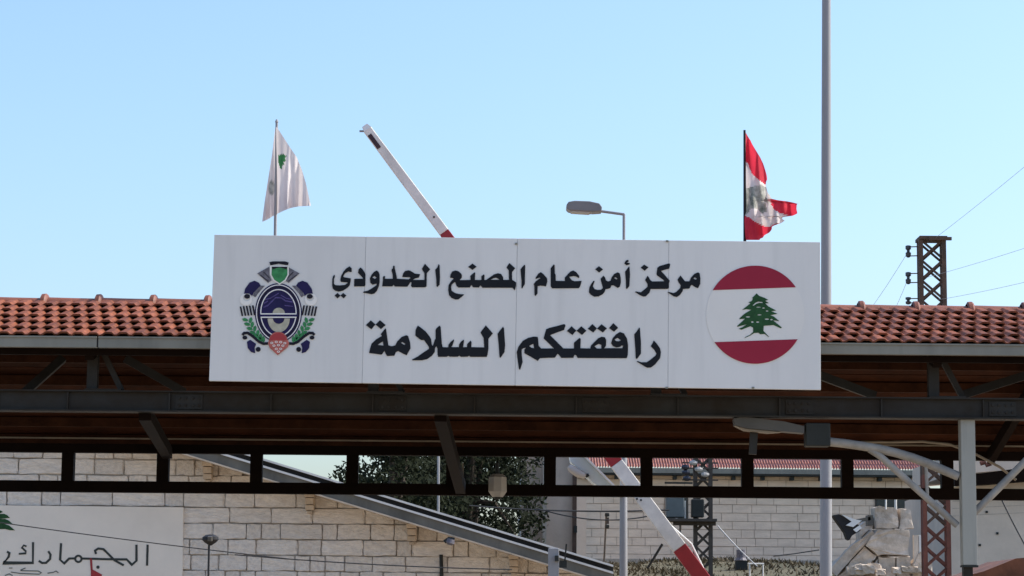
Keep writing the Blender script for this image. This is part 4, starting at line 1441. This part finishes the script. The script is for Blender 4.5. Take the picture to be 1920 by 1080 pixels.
for z in (940, 953, 967):
    MB().prism([[at(1786, z, YR2 - .006), at(1960, z - 8, YR2 - .006), at(1960, z - 7, YR2 - .006), at(1786, z + 1, YR2 - .006)]], .005).build('wall_seam', 'mortar', rb)

# rusty sheet roof at the lower right corner
YX = 26.0
sh = thing('shed', (X(1900, YX), YX + .8, 0), 'rusty brown sheet roof of a low shed at the lower right corner', 'shed')
MB().prism([[at(*q, YX) for q in ((1815, 1079), (1845, 1071), (1905, 1047), (1990, 1040), (2060, 1120), (1800, 1120))]], 1.6).build('roof', 'rust_sheet', sh)
p = at(1900, 1122, YX)
MB().box((p.x + .12, YX + .8, (p.z) / 2), (1.35, 1.5, p.z)).build('wall', 'pale_plaster', sh)

# ------------------------------------------------------------------ stone gable remnant
YM = 48.0
mo = thing('stone_ruin', (X(1660, YM), YM + .3, bank_z(X(1660, YM), YM)), 'broken pale stone masonry with slanting coping stones behind the rusty pylon', 'ruin')
for q, Yq in ((((1640, 952), (1650, 949), (1682, 952), (1684, 990), (1642, 990)), 0), (((1687, 953), (1708, 955), (1712, 990), (1687, 990)), .03),
              (((1644, 993), (1705, 994), (1704, 1041), (1645, 1040), (1624, 1022)), -.03), (((1648, 1044), (1678, 1045), (1680, 1120), (1648, 1120)), .05),
              (((1682, 1045), (1706, 1045), (1706, 1120), (1682, 1120)), .02), (((1634, 993), (1641, 1000), (1570, 1078), (1556, 1066), (1600, 1022)), .0),
              (((1620, 1026), (1643, 1043), (1590, 1120), (1545, 1120), (1572, 1082)), .06), (((1604, 1110), (1645, 1048), (1646, 1120)), .0),
              (((1610, 985), (1636, 968), (1638, 988), (1612, 1010)), .1)):
    MB().prism([[at(a, c, YM + Yq) for a, c in q]], .5).rough(.035, 3, int(q[0][0])).build('stone', 'ruin_stone', mo)
rr_ = random.Random(14)
for k in range(16):
    xk = rr_.uniform(1548, 1735)
    yk_ = lerp(1076, 1030, max(0, min(1, (xk - 1560) / 80))) + rr_.uniform(14, 60)
    sz = rr_.uniform(.16, .3)
    MB().box(at(xk, yk_, YM - rr_.uniform(.1, .35)), (sz, sz * .9, sz * rr_.uniform(.5, .8))).rough(.05, 2, 200 + k).build('rubble_stone', 'ruin_stone', mo)
for (xp, w_) in ((1716, 9), (1724, 5)):
    MB().box((X(xp, YM), YM, 2.0), (w_ * YM / FPX, .1, 2.9)).build('slab', 'trim_light' if w_ == 5 else 'pale_plaster', mo)
MB().prism([[at(a, c, YM - .1) for a, c in ((1712, 1058), (1728, 1034), (1738, 1040), (1738, 1120), (1712, 1120))]], .4).rough(.03, 3, 77).build('stone', 'ruin_stone', mo)
for x in (1680, 1661):
    MB().tube([at(x, 955, YM - .05), at(x, 936, YM - .05)], .018, 6).build('pin', 'trim_light', mo)

bn = thing('floodlight', at(1600, 990, YM - .5), 'black and white angled floodlight beside the tall mast', 'floodlight')
MB().prism([[at(a, c, YM - .7) for a, c in ((1561, 966), (1574, 964), (1612, 985), (1614, 995), (1598, 1004), (1593, 1013), (1588, 1010), (1584, 998))]], .3).build('housing', 'plastic_black', bn, bevel=.01)
MB().prism([[at(a, c, YM - .75) for a, c in ((1577, 964), (1604, 974), (1616, 976), (1600, 988), (1586, 985), (1597, 978))]], .1).build('shade', 'plastic_white', bn)
MB().prism([[at(a, c, YM - .75) for a, c in ((1600, 993), (1612, 985), (1616, 990), (1606, 998))]], .1).build('lens', 'plastic_white', bn)
MB().beam(at(1606, 977, YM - .6), at(1632, 972, YM - .6), .05, .07).build('arm', 'lamp_grey', bn)
MB().box(at(1630, 976, YM - .45), (.10, .35, .20)).build('bracket', 'lamp_grey', bn)

# ------------------------------------------------------------------ transformer mast
YN = 54.0
c = at(1318, 960, YN)
zg = bank_z(c.x, YN)
tm = thing('transformer_mast', (c.x, YN, zg), 'dark lattice mast with transformer platform and insulators below the rear girder', 'mast')
lattice(tm, c.x, YN, .34, zg, Z(800, YN), R(-6), .33, .085, lambda z: 'mast_grey', .048)
MB().box((X(1292, YN), YN - .3, Z(974, YN)), (1.15, .6, .06)).build('platform', 'mast_grey', tm)
MB().box((X(1300, YN), YN - .32, Z(980, YN)), (.95, .08, .08)).build('platform_rail', 'mast_grey', tm)
MB().box((X(1263, YN), YN - .35, Z(950, YN)), (.40, .4, .46)).build('transformer', 'transformer', tm, bevel=.02)
MB().box((X(1305, YN), YN - .4, Z(952, YN)), (.28, .3, .40)).build('switch_box', 'lamp_dark', tm, bevel=.02)
MB().beam((X(1282, YN), YN - .42, Z(938, YN)), (X(1282, YN), YN - .42, Z(972, YN)), .03, .03).build('upright', 'trim_light', tm)
MB().beam((X(1274, YN), YN - .2, Z(978, YN)), (X(1274, YN), YN - .2, Z(1025, YN)), .05, .035).build('upright', 'mast_grey', tm)
for (x, y) in ((1285, 876), (1286, 886), (1288, 897), (1300, 868), (1322, 890), (1310, 880)):
    q = at(x, y, YN - .25)
    MB().tube([q + Vector((-.09, 0, 0)), q + Vector((-.03, 0, 0)), q + Vector((.03, 0, 0)), q + Vector((.09, 0, 0))], [.03, .06, .06, .03], 8).build('insulator', 'insulator' if x < 1300 else 'lamp_glass', tm)
for y in (876, 898, 866):
    MB().beam((X(1278, YN), YN - .22, Z(y, YN)), (X(1345, YN), YN - .22, Z(y, YN)), .04, .03).build('cross_arm', 'mast_grey', tm)
MB().beam((X(1245, YN), YN - .25, Z(904, YN)), (X(1297, YN), YN - .25, Z(904, YN)), .05, .04).build('cross_arm', 'lamp_dark', tm)
MB().beam(at(1240, 966, YN - .5), at(1300, 1022, YN - .1), .02, .03).build('stay', 'trim_light', tm)

# small things on the bank
sp = thing('siren_post', (X(1137, 60), 60, bank_z(X(1137, 60), 60)), 'thin post with two dark horn speakers in front of the far stone wall', 'post')
MB().tube([(X(1132, 60), 60, bank_z(X(1132, 60), 60)), (X(1137, 60), 60, Z(962, 60))], .025, 6).build('post', 'mast_grey', sp)
for y in (964, 986):
    MB().box((X(1138, 60), 59.9, Z(y, 60)), (.11, .16, .09)).build('speaker', 'lamp_dark', sp, bevel=.02)
MB().box((X(1139, 60), 59.95, Z(975, 60)), (.07, .08, .16)).build('cabinet', 'mast_grey', sp)
wt = thing('water_drum', (X(1389, 62), 62, bank_z(X(1389, 62), 62)), 'small dark drum on a stand below the far stone wall', 'drum')
MB().tube([(X(1389, 62), 62, Z(1047, 62)), (X(1389, 62), 62, Z(1042, 62)), (X(1389, 62), 62, Z(1027, 62))], [.16, .12, .12], 12).build('drum', 'emblem_grey', wt)
MB().box((X(1389, 62), 62, (Z(1048, 62) + bank_z(X(1389, 62), 62)) / 2), (.3, .25, Z(1048, 62) - bank_z(X(1389, 62), 62))).build('stand', 'lamp_dark', wt)
rl = thing('guard_rail', (X(1430, 60), 60, bank_z(X(1430, 60), 60)), 'thin pale pipe rail on the weedy bank below the far wall', 'railing')
MB().tube([(X(1402, 60), 60, Z(1053, 60)), (X(1432, 60), 60, Z(1053, 60))], .02, 6).build('rail', 'trim_light', rl)
for x in (1405, 1430):
    MB().tube([(X(x, 60), 60, bank_z(X(x, 60), 60)), (X(x, 60), 60, Z(1053, 60))], .02, 6).build('post', 'trim_light', rl)

# leaning wooden pole
tag(MB().tube([at(1214, 1066, 56), at(1242, 1020, 56)], .03, 6).build('leaning_stake', 'bark'), 'short dark stake leaning beside the barrier arm', 'stake')

# weeds on the bank
b = MB()
rw = random.Random(8)
for i in range(5200):
    x = rw.uniform(X(1040, 63), X(1760, 63))
    y = rw.uniform(57, 67)
    z = bank_z(x, y)
    h = rw.uniform(.04, .13)
    a = rw.uniform(0, 6.28)
    dx, dy = math.cos(a) * .035, math.sin(a) * .035
    lx, ly = rw.uniform(-.12, .12), rw.uniform(-.12, .12)
    b.add([(x - dx, y - dy, z - .02), (x + dx, y + dy, z - .02), (x + lx, y + ly, z + h)], [(0, 1, 2)])
tag(b.build('weeds', 'weed', loc=(0, 60, 0)), 'dry green weeds covering the bank below the far building', 'weeds', kind='stuff')
